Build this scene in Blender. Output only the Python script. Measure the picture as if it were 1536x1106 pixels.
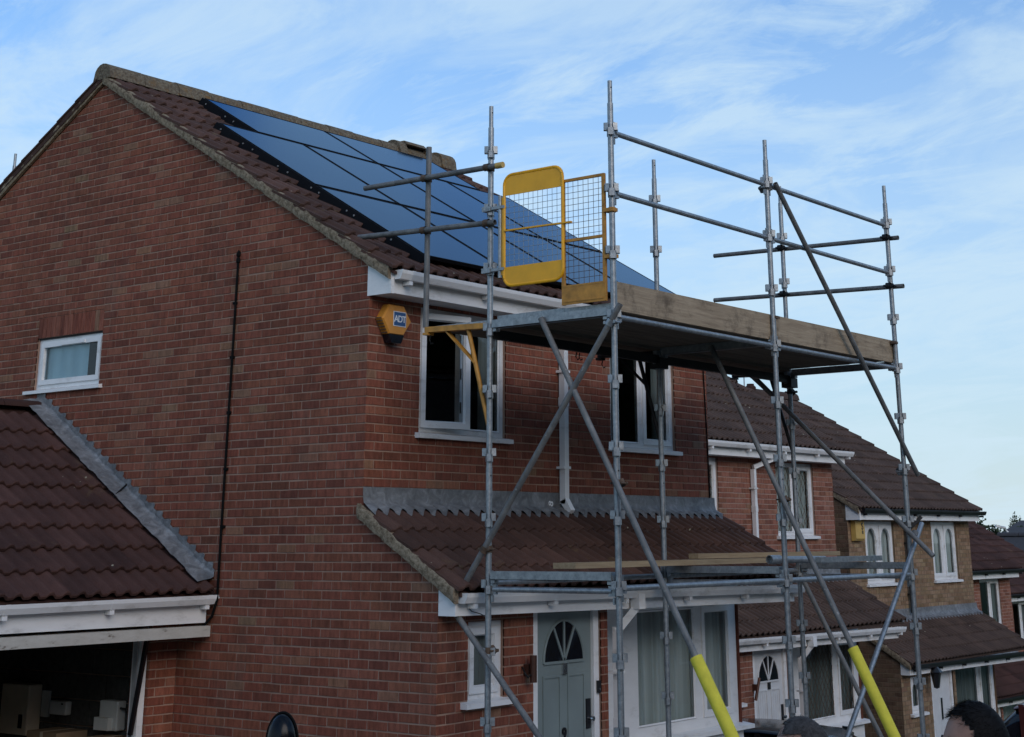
import bpy, math, random
from mathutils import Vector, Matrix, Euler

# ------------------------------------------------------------------ camera, sky, sun
S = bpy.context.scene
COL = S.collection
for o in list(bpy.data.objects): bpy.data.objects.remove(o)
R = math.radians
CAM = Vector((-9.761, -9.446, 2.859))
YAW, PITCH, ROLL = 0.647981, 0.307936, -0.0070432
fw = Vector((math.cos(PITCH)*math.cos(YAW), math.cos(PITCH)*math.sin(YAW), math.sin(PITCH)))
rt = Vector((math.sin(YAW), -math.cos(YAW), 0)); up = rt.cross(fw)
r2 = math.cos(ROLL)*rt + math.sin(ROLL)*up; u2 = -math.sin(ROLL)*rt + math.cos(ROLL)*up
cd = bpy.data.cameras.new('camera'); cam = bpy.data.objects.new('camera', cd); COL.objects.link(cam)
cam.matrix_world = Matrix((( r2.x, u2.x, -fw.x, CAM.x), (r2.y, u2.y, -fw.y, CAM.y), (r2.z, u2.z, -fw.z, CAM.z), (0, 0, 0, 1)))
cd.sensor_fit = 'HORIZONTAL'; cd.sensor_width = 36
cd.lens = 2317.8/1536*36
cd.shift_x = (768-833.6)/1536; cd.shift_y = (74.2-553)/1536
cd.clip_start = 0.1; cd.clip_end = 5000
S.camera = cam

SUN_AZ, SUN_EL = R(205), R(22)          # azimuth clockwise from +Y
W = bpy.data.worlds.new('World'); S.world = W; W.use_nodes = True
wn, wl = W.node_tree.nodes, W.node_tree.links
wn.clear()
def N(t, **k):
    n = wn.new(t)
    for a, b in k.items(): setattr(n, a, b)
    return n
sky = N('ShaderNodeTexSky', sky_type='NISHITA', sun_disc=False, sun_elevation=SUN_EL, sun_rotation=SUN_AZ)
sky.altitude = 50; sky.air_density = 1.0; sky.dust_density = 0.6; sky.ozone_density = 1.6
tc = N('ShaderNodeTexCoord')
sep = N('ShaderNodeSeparateXYZ'); wl.new(tc.outputs['Generated'], sep.inputs[0])
addz = N('ShaderNodeMath', operation='ADD'); wl.new(sep.outputs['Z'], addz.inputs[0]); addz.inputs[1].default_value = 0.22
mx = N('ShaderNodeMath', operation='MAXIMUM'); wl.new(addz.outputs[0], mx.inputs[0]); mx.inputs[1].default_value = 0.06
dv = N('ShaderNodeVectorMath', operation='DIVIDE'); wl.new(tc.outputs['Generated'], dv.inputs[0])
cmb = N('ShaderNodeCombineXYZ')
for i in range(3): wl.new(mx.outputs[0], cmb.inputs[i])
wl.new(cmb.outputs[0], dv.inputs[1])
mp = N('ShaderNodeMapping'); wl.new(dv.outputs[0], mp.inputs['Vector'])
mp.inputs['Rotation'].default_value = (0, 0, R(-28)); mp.inputs['Scale'].default_value = (4.2, 2.0, 0.0)
n1 = N('ShaderNodeTexNoise'); n1.inputs['Scale'].default_value = 1.5; n1.inputs['Detail'].default_value = 13; n1.inputs['Roughness'].default_value = 0.66
n1.inputs['Distortion'].default_value = 0.55
wl.new(mp.outputs[0], n1.inputs['Vector'])
rp = N('ShaderNodeValToRGB'); wl.new(n1.outputs['Fac'], rp.inputs[0])
rp.color_ramp.elements[0].position = 0.47; rp.color_ramp.elements[0].color = (0, 0, 0, 1)
rp.color_ramp.elements[1].position = 0.64; rp.color_ramp.elements[1].color = (1, 1, 1, 1)
# low cloud and thin veil towards the horizon
hz = N('ShaderNodeMapRange'); wl.new(sep.outputs['Z'], hz.inputs[0])
hz.inputs[1].default_value = 0.50; hz.inputs[2].default_value = 0.0; hz.inputs[3].default_value = 0.0; hz.inputs[4].default_value = 0.95
n2 = N('ShaderNodeTexNoise'); n2.inputs['Scale'].default_value = .62; n2.inputs['Detail'].default_value = 10; n2.inputs['Roughness'].default_value = .62; n2.inputs['Distortion'].default_value = .9
mp2 = N('ShaderNodeMapping'); wl.new(dv.outputs[0], mp2.inputs['Vector']); mp2.inputs['Rotation'].default_value = (0, 0, R(-40)); mp2.inputs['Scale'].default_value = (3.4, 2.2, 0.0); mp2.inputs['Location'].default_value = (.35, .2, 0)
wl.new(mp2.outputs[0], n2.inputs['Vector'])
rq = N('ShaderNodeValToRGB'); wl.new(n2.outputs['Fac'], rq.inputs[0])
rq.color_ramp.elements[0].position = .47; rq.color_ramp.elements[0].color = (0, 0, 0, 1); rq.color_ramp.elements[1].position = .61; rq.color_ramp.elements[1].color = (.85, .85, .85, 1)
scr = N('ShaderNodeMix', data_type='RGBA', blend_type='SCREEN'); scr.inputs[0].default_value = 1.; wl.new(rp.outputs[0], scr.inputs['A']); wl.new(rq.outputs[0], scr.inputs['B'])
mxf = N('ShaderNodeMath', operation='MULTIPLY'); wl.new(scr.outputs['Result'], mxf.inputs[0]); mxf.inputs[1].default_value = 0.62
tint = N('ShaderNodeMix', data_type='RGBA', blend_type='MULTIPLY'); tint.inputs[0].default_value = 1.0
wl.new(sky.outputs[0], tint.inputs['A']); tint.inputs['B'].default_value = (.18, .86, 1.46, 1)
cv = N('ShaderNodeMix', data_type='RGBA'); wl.new(hz.outputs[0], cv.inputs[0])
wl.new(tint.outputs['Result'], cv.inputs['A']); cv.inputs['B'].default_value = (4.9, 5.6, 5.9, 1)
cm = N('ShaderNodeMix', data_type='RGBA'); wl.new(mxf.outputs[0], cm.inputs[0])
wl.new(cv.outputs['Result'], cm.inputs['A']); cm.inputs['B'].default_value = (4.7, 6.0, 6.9, 1)
bg = N('ShaderNodeBackground'); bg.inputs[1].default_value = 0.13
wl.new(cm.outputs['Result'], bg.inputs[0])
wo = N('ShaderNodeOutputWorld'); wl.new(bg.outputs[0], wo.inputs[0])

sd = bpy.data.lights.new('sun', 'SUN'); sun = bpy.data.objects.new('sun', sd); COL.objects.link(sun)
sd.energy = 1.5; sd.angle = R(45); sd.color = (1.0, 0.80, 0.64)
sdir = Vector((math.sin(SUN_AZ)*math.cos(SUN_EL), math.cos(SUN_AZ)*math.cos(SUN_EL), math.sin(SUN_EL)))
sun.rotation_euler = sdir.to_track_quat('Z', 'Y').to_euler(); sun.location = (0, -20, 30)

S.view_settings.view_transform = 'Standard'; S.view_settings.look = 'None'
S.view_settings.exposure = 0.06; S.view_settings.gamma = 1.0; S.view_settings.use_curve_mapping = False
S.render.engine = 'CYCLES'
S.cycles.max_bounces = 6; S.cycles.transparent_max_bounces = 12

rnd = random.Random(7)

# ------------------------------------------------------------------ materials
MATS = {}
class NT:
    """tiny node helper"""
    def __init__(s, name):
        s.m = bpy.data.materials.new(name); s.m.use_nodes = True
        s.t = s.m.node_tree; s.n = s.t.nodes; s.l = s.t.links; s.b = s.n['Principled BSDF']
    def new(s, t, **k):
        n = s.n.new(t)
        for a, b in k.items(): setattr(n, a, b)
        return n
    def noise(s, scale, detail=4, rough=.55, vec=None, dist=0.):
        n = s.new('ShaderNodeTexNoise'); n.inputs['Scale'].default_value = scale; n.inputs['Detail'].default_value = detail
        n.inputs['Roughness'].default_value = rough; n.inputs['Distortion'].default_value = dist
        if vec is None: vec = s.pos()
        s.l.new(vec, n.inputs['Vector']); return n.outputs['Fac']
    def pos(s):
        if not hasattr(s, '_g'): s._g = s.new('ShaderNodeNewGeometry')
        return s._g.outputs['Position']
    def scaled(s, sc, vec=None):
        m = s.new('ShaderNodeMapping'); s.l.new(vec or s.pos(), m.inputs['Vector']); m.inputs['Scale'].default_value = sc; return m.outputs[0]
    def ramp(s, fac, stops):
        r = s.new('ShaderNodeValToRGB'); s.l.new(fac, r.inputs[0]); e = r.color_ramp.elements
        while len(e) < len(stops): e.new(.5)
        for q, (p, c) in zip(e, stops): q.position = p; q.color = (*c, 1) if len(c) == 3 else c
        return r.outputs[0]
    def mix(s, fac, a, b, mode='MIX'):
        m = s.new('ShaderNodeMix', data_type='RGBA', blend_type=mode)
        for i, v in ((0, fac), ('A', a), ('B', b)):
            if isinstance(v, (int, float)): m.inputs[i].default_value = v
            elif isinstance(v, tuple): m.inputs[i].default_value = (*v, 1)
            else: s.l.new(v, m.inputs[i])
        return m.outputs['Result']
    def math(s, op, a, b=0.):
        m = s.new('ShaderNodeMath', operation=op)
        for i, v in ((0, a), (1, b)):
            if isinstance(v, (int, float)): m.inputs[i].default_value = v
            else: s.l.new(v, m.inputs[i])
        return m.outputs[0]
    def bump(s, h, strength=.3, dist=.01):
        b = s.new('ShaderNodeBump'); b.inputs['Strength'].default_value = strength; b.inputs['Distance'].default_value = dist
        s.l.new(h, b.inputs['Height']); s.l.new(b.outputs[0], s.b.inputs['Normal'])
    def tone(s):
        a = s.new('ShaderNodeAttribute'); a.attribute_name = 'tone'
        o = s.new('ShaderNodeObjectInfo')
        v = s.new('ShaderNodeVectorMath', operation='ADD'); s.l.new(a.outputs['Vector'], v.inputs[0]); s.l.new(o.outputs['Color'], v.inputs[1])
        q = s.new('ShaderNodeSeparateXYZ'); s.l.new(v.outputs[0], q.inputs[0]); return q.outputs
    def done(s, key, rough=.7, metal=0., spec=.5, col=None):
        if col is not None:
            if isinstance(col, tuple): s.b.inputs['Base Color'].default_value = (*col, 1)
            else: s.l.new(col, s.b.inputs['Base Color'])
        if isinstance(rough, (int, float)): s.b.inputs['Roughness'].default_value = rough
        else: s.l.new(rough, s.b.inputs['Roughness'])
        s.b.inputs['Metallic'].default_value = metal; s.b.inputs['Specular IOR Level'].default_value = spec
        MATS[key] = s.m; return s.m

def brick_mat(key, lo, mid, hi, odd, bigmul=.35):
    m = NT(key); t = m.tone()
    c = m.ramp(t[0], [(0., lo), (.45, mid), (.8, hi), (1., odd)])
    streak = m.noise(1., 5, .6, m.scaled((30, 30, 6)))
    c = m.mix(.75, c, m.mix(1., c, m.ramp(streak, [(.30, (.55, .52, .50)), (.50, (1., 1., 1.)), (.72, (1.45, 1.5, 1.5))]), 'MULTIPLY'))
    fine = m.noise(160, 4, .7)
    c = m.mix(.55, c, m.mix(1., c, m.ramp(fine, [(.25, (.45, .45, .45)), (.75, (1.35, 1.3, 1.25))]), 'MULTIPLY'))
    big = m.noise(.55, 5, .6, dist=.4)
    c = m.mix(bigmul, c, m.mix(1., c, m.ramp(big, [(.3, (.62, .66, .62)), (.72, (1.3, 1.22, 1.16))]), 'MULTIPLY'))
    # weathering tint per brick
    c = m.mix(m.math('MULTIPLY', t[1], .55), c, m.mix(1., c, (1.0, 1.18, .98), 'MULTIPLY'))
    stain = m.noise(2.3, 6, .65, m.scaled((1, 1, .35)))
    c = m.mix(m.math('MULTIPLY', m.ramp(stain, [(.56, (0, 0, 0)), (.74, (1, 1, 1))]), .35), c, (.085, .082, .068))
    m.bump(m.math('ADD', m.noise(90, 5, .7), m.math('MULTIPLY', streak, .8)), .55, .004)
    return m.done(key, .9, spec=.25, col=c)
brick_mat('brick_red', (.165, .055, .038), (.230, .072, .047), (.285, .104, .070), (.250, .135, .088), .6)
brick_mat('brick_orange', (.185, .070, .048), (.270, .105, .072), (.330, .150, .110), (.240, .130, .085), .2)
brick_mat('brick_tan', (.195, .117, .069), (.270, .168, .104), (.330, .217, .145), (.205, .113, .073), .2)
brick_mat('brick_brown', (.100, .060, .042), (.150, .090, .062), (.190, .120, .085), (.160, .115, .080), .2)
def mortar(key, a, b):
    m = NT(key); c = m.ramp(m.noise(3, 6, .65), [(.3, a), (.7, b)])
    m.bump(m.noise(150, 4, .7), .5, .004); m.done(key, .95, spec=.1, col=c)
mortar('mortar', (.27, .165, .122), (.41, .275, .21))
mortar('mortar_orange', (.30, .20, .16), (.42, .30, .25))
mortar('mortar_tan', (.17, .125, .085), (.24, .18, .125))
def tile_mat(key, a, b, lich):
    m = NT(key); t = m.tone()
    c = m.mix(t[0], a, b)
    c = m.mix(.5, c, m.mix(1., c, m.ramp(m.noise(3.5, 6, .65), [(.3, (.55, .55, .55)), (.7, (1.45, 1.35, 1.3))]), 'MULTIPLY'))
    c = m.mix(.5, c, m.mix(1., c, m.ramp(m.noise(140, 3, .7), [(.3, (.5, .5, .5)), (.7, (1.4, 1.4, 1.4))]), 'MULTIPLY'))
    sp = m.new('ShaderNodeTexVoronoi'); sp.inputs['Scale'].default_value = 9; m.l.new(m.pos(), sp.inputs['Vector'])
    dots = m.math('LESS_THAN', sp.outputs['Distance'], .1)
    gate = m.math('GREATER_THAN', m.noise(2.2, 3), .60)
    c = m.mix(m.math('MULTIPLY', m.math('MULTIPLY', dots, gate), lich), c, (.42, .38, .28))
    pat = m.ramp(m.noise(1.3, 7, .72, dist=.5), [(.60, (0, 0, 0)), (.72, (1, 1, 1))])
    c = m.mix(m.math('MULTIPLY', pat, .5*lich), c, (.16, .115, .055))
    m.bump(m.noise(120, 5, .7), .5, .004)
    m.done(key, .88, spec=.25, col=c)
tile_mat('tile', (.056, .030, .023), (.104, .056, .043), 1.2)
tile_mat('tile_grey', (.064, .041, .032), (.098, .064, .050), .7)
tile_mat('tile_clean', (.046, .022, .018), (.084, .041, .033), .7)
def plain(key, col, rough=.6, metal=0., spec=.5, var=.25, scale=8., bump=0., bscale=60.):
    m = NT(key)
    c = m.mix(1., col, m.ramp(m.noise(scale, 5, .6), [(.28, (1-var,)*3), (.72, (1+var,)*3)]), 'MULTIPLY')
    if bump: m.bump(m.noise(bscale, 4, .65), bump, .004)
    return m.done(key, rough, metal, spec, c)
# lichen covered mortar / ridge
m = NT('ridge_lichen')
c = m.ramp(m.noise(34, 8, .75), [(.25, (.055, .045, .035)), (.45, (.12, .095, .07)), (.62, (.21, .18, .13)), (.8, (.30, .27, .21))])
c = m.mix(m.ramp(m.noise(8, 6, .75), [(.53, (0, 0, 0)), (.66, (.75, .75, .75))]), c, (.20, .105, .03))
m.bump(m.noise(45, 6, .7), .9, .015); m.done('ridge_lichen', .95, spec=.1, col=c)
m = NT('verge_mortar')
c = m.ramp(m.noise(24, 9, .78), [(.30, (.055, .042, .030)), (.43, (.16, .125, .085)), (.56, (.30, .24, .17)), (.8, (.44, .37, .28))])
m.bump(m.noise(40, 6, .7), .8, .012); m.done('verge_mortar', .95, spec=.1, col=c)
# uPVC with faint dirt
m = NT('upvc')
c = m.ramp(m.noise(2.2, 7, .7, m.scaled((1, 1, 2.5))), [(.28, (.50, .485, .46)), (.46, (.76, .75, .74)), (.75, (.84, .83, .82))])
m.done('upvc', .38, spec=.4, col=c)
m = NT('painted_timber')
c = m.ramp(m.noise(6, 8, .75, m.scaled((1, 1, 3))), [(.34, (.12, .09, .07)), (.42, (.45, .42, .37)), (.8, (.58, .55, .50))])
m.done('painted_timber', .7, spec=.2, col=c)
m = NT('lead')
c = m.ramp(m.noise(7, 8, .7, dist=1.2), [(.25, (.075, .076, .078)), (.5, (.175, .178, .182)), (.75, (.32, .325, .33))])
c = m.mix(.5, c, m.mix(1., c, m.ramp(m.noise(3, 5, .7, m.scaled((1, 1, .25))), [(.3, (.5, .5, .5)), (.7, (1.3, 1.3, 1.3))]), 'MULTIPLY'))
m.bump(m.noise(14, 5, .6), .6, .02); m.done('lead', .62, metal=.15, col=c)
m = NT('galvanised')
c = m.ramp(m.noise(22, 6, .7), [(.25, (.17, .185, .20)), (.5, (.29, .31, .325)), (.8, (.46, .48, .49))])
c = m.mix(m.ramp(m.noise(5, 6, .75, m.scaled((1, 1, .5))), [(.55, (0, 0, 0)), (.75, (.45, .45, .45))]), c, (.13, .12, .11))
sp = m.math('GREATER_THAN', m.noise(38, 3, .5), .685); c = m.mix(m.math('MULTIPLY', sp, .6), c, (.50, .49, .46))
ru = m.ramp(m.noise(11, 6, .75), [(.62, (0, 0, 0)), (.74, (.6, .6, .6))]); c = m.mix(ru, c, (.15, .09, .055))
m.bump(m.noise(70, 4, .6), .25, .003); m.done('galvanised', .42, metal=.65, col=c)
m = NT('dull_tube')
c = m.ramp(m.noise(9, 7, .72, m.scaled((1, 1, .6))), [(.3, (.085, .085, .084)), (.55, (.165, .163, .158)), (.78, (.27, .262, .245))])
sp = m.math('GREATER_THAN', m.noise(30, 3, .5), .69); c = m.mix(m.math('MULTIPLY', sp, .5), c, (.36, .35, .33))
ru = m.ramp(m.noise(9, 6, .75), [(.60, (0, 0, 0)), (.72, (.6, .6, .6))]); c = m.mix(ru, c, (.11, .065, .04))
m.bump(m.noise(70, 4, .6), .3, .003); m.done('dull_tube', .6, metal=.2, col=c)
plain('dark_steel', (.012, .012, .013), .55, .3, var=.4)
plain('rusty_steel', (.11, .07, .045), .75, .2, var=.6, scale=25)
plain('yellow_paint', (.84, .40, .006), .42, var=.12, scale=5)
plain('orange_paint', (.46, .21, .03), .55, var=.4, scale=9)
m = NT('board')
g = m.noise(1., 7, .7, m.scaled((2.2, 30, 30)), dist=.6)
c = m.ramp(g, [(.25, (.19, .14, .095)), (.5, (.33, .255, .175)), (.75, (.46, .365, .255))])
c = m.mix(m.ramp(m.noise(3, 8, .75), [(.5, (0, 0, 0)), (.68, (.75, .75, .75))]), c, (.075, .055, .04))
m.bump(g, .5, .006); m.done('board', .85, spec=.2, col=c)
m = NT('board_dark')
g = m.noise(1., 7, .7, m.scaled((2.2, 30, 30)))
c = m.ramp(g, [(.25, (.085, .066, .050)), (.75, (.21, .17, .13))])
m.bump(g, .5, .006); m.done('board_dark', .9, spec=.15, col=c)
m = NT('board_pale')
g = m.noise(1., 7, .7, m.scaled((2.2, 40, 40)), dist=.4)
c = m.ramp(g, [(.25, (.22, .155, .09)), (.75, (.42, .32, .20))])
m.bump(g, .4, .005); m.done('board_pale', .8, spec=.2, col=c)
# solar glass: dark cells under reflective glass
m = NT('solar_glass')      # anti-reflective glass over dark cells: a weak, blue-tinted mirror at grazing angles
m.n.remove(m.b)
_f = m.new('ShaderNodeFresnel'); _f.inputs[0].default_value = 1.22
_d = m.new('ShaderNodeBsdfDiffuse'); m.l.new(m.mix(1., (.010, .015, .026), m.ramp(m.noise(1.2, 3), [(.3, (.85,)*3), (.7, (1.15,)*3)]), 'MULTIPLY'), _d.inputs[0])
_g = m.new('ShaderNodeBsdfGlossy'); _g.inputs['Roughness'].default_value = .11; _g.inputs['Color'].default_value = (.52, .73, .96, 1)
_x = m.new('ShaderNodeMixShader'); m.l.new(_f.outputs[0], _x.inputs[0]); m.l.new(_d.outputs[0], _x.inputs[1]); m.l.new(_g.outputs[0], _x.inputs[2])
m.l.new(_x.outputs[0], m.n['Material Output'].inputs[0]); MATS['solar_glass'] = m.m
plain('solar_frame', (.004, .004, .005), .7, 0., spec=.12, var=.2)
plain('black_plastic', (.010, .010, .012), .35, var=.2)
plain('cable_black', (.006, .006, .006), .8, spec=.1, var=.2)
plain('shell_black', (.004, .004, .006), .22, spec=.22, var=.1)
plain('black_gloss', (.006, .007, .012), .08, var=.1)
plain('clip_metal', (.6, .6, .58), .35, .8)
plain('alarm_yellow', (.62, .25, .032), .5, var=.12)
plain('alarm_yellow2', (.55, .36, .10), .55, var=.15)
plain('logo_blue', (.025, .085, .22), .5, var=.1)
plain('logo_white', (.75, .75, .75), .5, var=.05)
plain('door_teal', (.205, .245, .240), .45, var=.08, scale=3)
plain('door_white', (.62, .62, .62), .45, var=.08)
plain('chrome', (.65, .65, .66), .18, 1., var=.1)
plain('foam_yellow', (.70, .60, .05), .75, var=.12, scale=14, bump=.3)
plain('copper_light', (.12, .06, .045), .35, .6)
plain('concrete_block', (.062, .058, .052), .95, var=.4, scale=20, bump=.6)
plain('carton', (.30, .20, .12), .9, var=.2)
plain('cream_box', (.66, .54, .41), .6, var=.08)
plain('white_box', (.58, .58, .55), .5, var=.08)
plain('interior', (.05, .05, .055), .95, var=.3)
plain('asphalt', (.05, .05, .052), .92, var=.35, scale=30, bump=.6, bscale=200)
plain('paving', (.24, .22, .20), .9, var=.3, scale=8, bump=.4)
plain('kerb', (.32, .31, .29), .9, var=.25, scale=12, bump=.4)
plain('grass', (.055, .085, .028), .95, var=.5, scale=3, bump=.8, bscale=40)
plain('car_red', (.085, .018, .016), .22, .3, var=.08)
plain('car_black', (.010, .010, .012), .18, .2, var=.08)
plain('car_glass', (.008, .010, .014), .05, var=.05)
plain('tyre', (.012, .012, .012), .8)
plain('lamp_red', (.30, .02, .02), .25)
plain('skin', (.30, .155, .105), .55, var=.15, scale=25)
plain('hair_black', (.007, .006, .006), .7, spec=.15, var=.4, scale=60)
plain('hair_grey', (.055, .050, .048), .8, spec=.15, var=.5, scale=90)
plain('cloth_navy', (.025, .032, .055), .9, var=.25, scale=20, bump=.4)
plain('cloth_grey', (.09, .09, .10), .9, var=.25, scale=20, bump=.4)
plain('cloth_black', (.018, .018, .020), .9, var=.25, scale=20, bump=.4)
plain('eye_white', (.6, .58, .55), .3); plain('lip', (.24, .10, .08), .5)
plain('bark', (.055, .042, .032), .95, var=.4, scale=12, bump=.8)
plain('far_roof', (.045, .042, .045), .9, var=.2)
plain('render_white', (.55, .53, .50), .9, var=.15)
plain('lamp_metal', (.45, .46, .47), .4, .4)
m = NT('leaf'); t = m.tone()
m.done('leaf', .8, spec=.2, col=m.mix(t[0], (.014, .026, .012), (.050, .070, .028)))
m = NT('curtain')
c = m.ramp(m.noise(1., 4, .6, m.scaled((9, 9, .4))), [(.3, (.42, .46, .45)), (.7, (.72, .75, .73))])
m.done('curtain', .95, spec=.05, col=c)
m = NT('curtain_dark')
c = m.ramp(m.noise(1., 4, .6, m.scaled((9, 9, .4))), [(.3, (.13, .145, .145)), (.7, (.30, .33, .325))])
m.done('curtain_dark', .95, spec=.05, col=c)
# window glass: clear pane with a real reflection
def glass(key, trans, tintc):
    g = NT(key); nt = g.t
    g.n.remove(g.b)
    fr = g.new('ShaderNodeFresnel'); fr.inputs[0].default_value = 1.5
    tr = g.new('ShaderNodeBsdfTransparent'); tr.inputs[0].default_value = (*tintc, 1)
    gl = g.new('ShaderNodeBsdfGlossy'); gl.inputs['Roughness'].default_value = .015; gl.inputs['Color'].default_value = (.9, .95, 1, 1)
    mxn = g.new('ShaderNodeMixShader')
    f2 = g.math('MULTIPLY', fr.outputs[0], .9)
    g.l.new(f2, mxn.inputs[0]); g.l.new(tr.outputs[0], mxn.inputs[1]); g.l.new(gl.outputs[0], mxn.inputs[2])
    g.l.new(mxn.outputs[0], g.n['Material Output'].inputs[0]); MATS[key] = g.m
glass('glass', .8, (.86, .90, .90))
glass('glass_frost', .8, (.85, .93, .95))
plain('frost_back', (.60, .72, .74), .3, var=.10, scale=3)

# ------------------------------------------------------------------ mesh helpers
def link(o): COL.objects.link(o); return o
def empty(name, loc, label, cat, group=None, rot=None):
    o = bpy.data.objects.new(name, None); o.location = loc
    if rot: o.rotation_euler = rot
    o.empty_display_size = .2
    link(o); tag(o, label, cat, group); return o
def tag(o, label, cat, group=None, kind=None):
    if label: o['label'] = label
    if cat: o['category'] = cat
    if group: o['group'] = group
    if kind: o['kind'] = kind
    return o
def attach(o, parent, world=True):
    """parent keeping world coordinates (parents carry no rotation in that case)"""
    if parent is None: return
    o.parent = parent
    if world and parent.type == 'EMPTY': o.matrix_parent_inverse = Matrix.Translation(-Vector(parent.location))
class MB:
    def __init__(s): s.v = []; s.f = []; s.tone = []
    def poly(s, pts):
        b = len(s.v); s.v += [tuple(p) for p in pts]; s.f.append(tuple(range(b, b+len(pts)))); return s
    def box(s, x0, x1, y0, y1, z0, z1):
        b = len(s.v)
        s.v += [(x0,y0,z0),(x1,y0,z0),(x1,y1,z0),(x0,y1,z0),(x0,y0,z1),(x1,y0,z1),(x1,y1,z1),(x0,y1,z1)]
        s.f += [tuple(b+i for i in q) for q in ((0,3,2,1),(4,5,6,7),(0,1,5,4),(1,2,6,5),(2,3,7,6),(3,0,4,7))]
        return s
    def prism(s, poly, vec):
        """extrude a planar polygon of 3D points along vec"""
        n = len(poly); b = len(s.v); V = Vector(vec)
        s.v += [tuple(p) for p in poly] + [tuple(Vector(p)+V) for p in poly]
        s.f.append(tuple(range(b+n-1, b-1, -1))); s.f.append(tuple(range(b+n, b+2*n)))
        for i in range(n):
            j = (i+1) % n; s.f.append((b+i, b+j, b+n+j, b+n+i))
        return s
    def beam(s, p0, p1, w, h, upv=(0, 0, 1)):
        """rectangular bar between two points: w across, h along up"""
        p0, p1 = Vector(p0), Vector(p1); d = (p1-p0).normalized(); a = d.cross(Vector(upv)).normalized(); u = a.cross(d)
        q = [p0+a*(i*w/2)+u*(j*h/2) for i, j in ((-1,-1),(1,-1),(1,1),(-1,1))]
        return s.prism(q, p1-p0)
    def tube(s, p0, p1, r, n=14, r1=None, wall=0.004, caps=True, hollow=True):
        p0, p1 = Vector(p0), Vector(p1); d = (p1-p0).normalized()
        a = d.cross(Vector((0,0,1)) if abs(d.z) < .9 else Vector((1,0,0))).normalized(); u = a.cross(d); r1 = r if r1 is None else r1
        ring = lambda c, rr: [tuple(c+(a*math.cos(t)+u*math.sin(t))*rr) for t in (2*math.pi*i/n for i in range(n))]
        b = len(s.v); s.v += ring(p0, r)+ring(p1, r1)
        for i in range(n):
            j = (i+1) % n; s.f.append((b+i, b+j, b+n+j, b+n+i))
        if caps and hollow and r > .012:
            for c, rr, dd, base in ((p0, r, d, b), (p1, r1, -d, b+n)):
                q = len(s.v); s.v += ring(c, rr-wall)+ring(c+dd*.05, rr-wall)
                for i in range(n):
                    j = (i+1) % n; s.f.append((base+i, base+j, q+j, q+i)); s.f.append((q+i, q+j, q+n+j, q+n+i))
                s.f.append(tuple(q+n+i for i in range(n)))
        elif caps:
            s.f.append(tuple(b+i for i in range(n))); s.f.append(tuple(b+n+i for i in range(n)))
        return s
    def path(s, pts, r, n=10):
        """round bar swept along points"""
        P = [Vector(p) for p in pts]; rings = []
        for i, c in enumerate(P):
            d = ((P[min(i+1, len(P)-1)]-P[max(i-1, 0)])).normalized()
            a = d.cross(Vector((.137, .31, .94))).normalized(); u = a.cross(d)
            b = len(s.v); s.v += [tuple(c+(a*math.cos(t)+u*math.sin(t))*r) for t in (2*math.pi*k/n for k in range(n))]; rings.append(b)
        for b0, b1 in zip(rings, rings[1:]):
            for i in range(n):
                j = (i+1) % n; s.f.append((b0+i, b0+j, b1+j, b1+i))
        s.f.append(tuple(rings[0]+i for i in range(n))); s.f.append(tuple(rings[-1]+i for i in range(n)))
        return s
    def lathe(s, c, prof, n=20, axis='z', a0=0., a1=2*math.pi):
        c = Vector(c); full = abs(a1-a0-2*math.pi) < 1e-6; k = n if full else n+1; rings = []
        for r, h in prof:
            b = len(s.v); rings.append(b)
            for i in range(k):
                t = a0+(a1-a0)*i/n; x, y = r*math.cos(t), r*math.sin(t)
                s.v.append(tuple(c+Vector({'z': (x, y, h), 'x': (h, x, y), 'y': (x, h, y)}[axis])))
        for b0, b1 in zip(rings, rings[1:]):
            for i in range(n):
                j = (i+1) % k; s.f.append((b0+i, b0+j, b1+j, b1+i))
        return s
    def build(s, name, mat, parent=None, smooth=False, world=True, tones=None):
        me = bpy.data.meshes.new(name); me.from_pydata(s.v, [], s.f)
        if tones is not None:
            at = me.attributes.new('tone', 'FLOAT_COLOR', 'CORNER'); buf = []
            for f, tn in zip(s.f, tones): buf += list(tn)*len(f)
            at.data.foreach_set('color', buf)
        if smooth:
            me.polygons.foreach_set('use_smooth', [True]*len(me.polygons))
            if smooth != 'all': me.set_sharp_from_angle(angle=R(38))
        me.materials.append(MATS[mat]); me.update()
        o = bpy.data.objects.new(name, me); link(o); o.color = (0, 0, 0, 1); attach(o, parent, world); return o
def inst(name, me, parent, loc, rot=(0, 0, 0), tone=None, scale=None):
    o = bpy.data.objects.new(name, me); o.location = loc; o.rotation_euler = rot
    if scale: o.scale = scale
    o.color = (*tone, 1) if tone else (0, 0, 0, 1)
    link(o); attach(o, parent); return o

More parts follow.
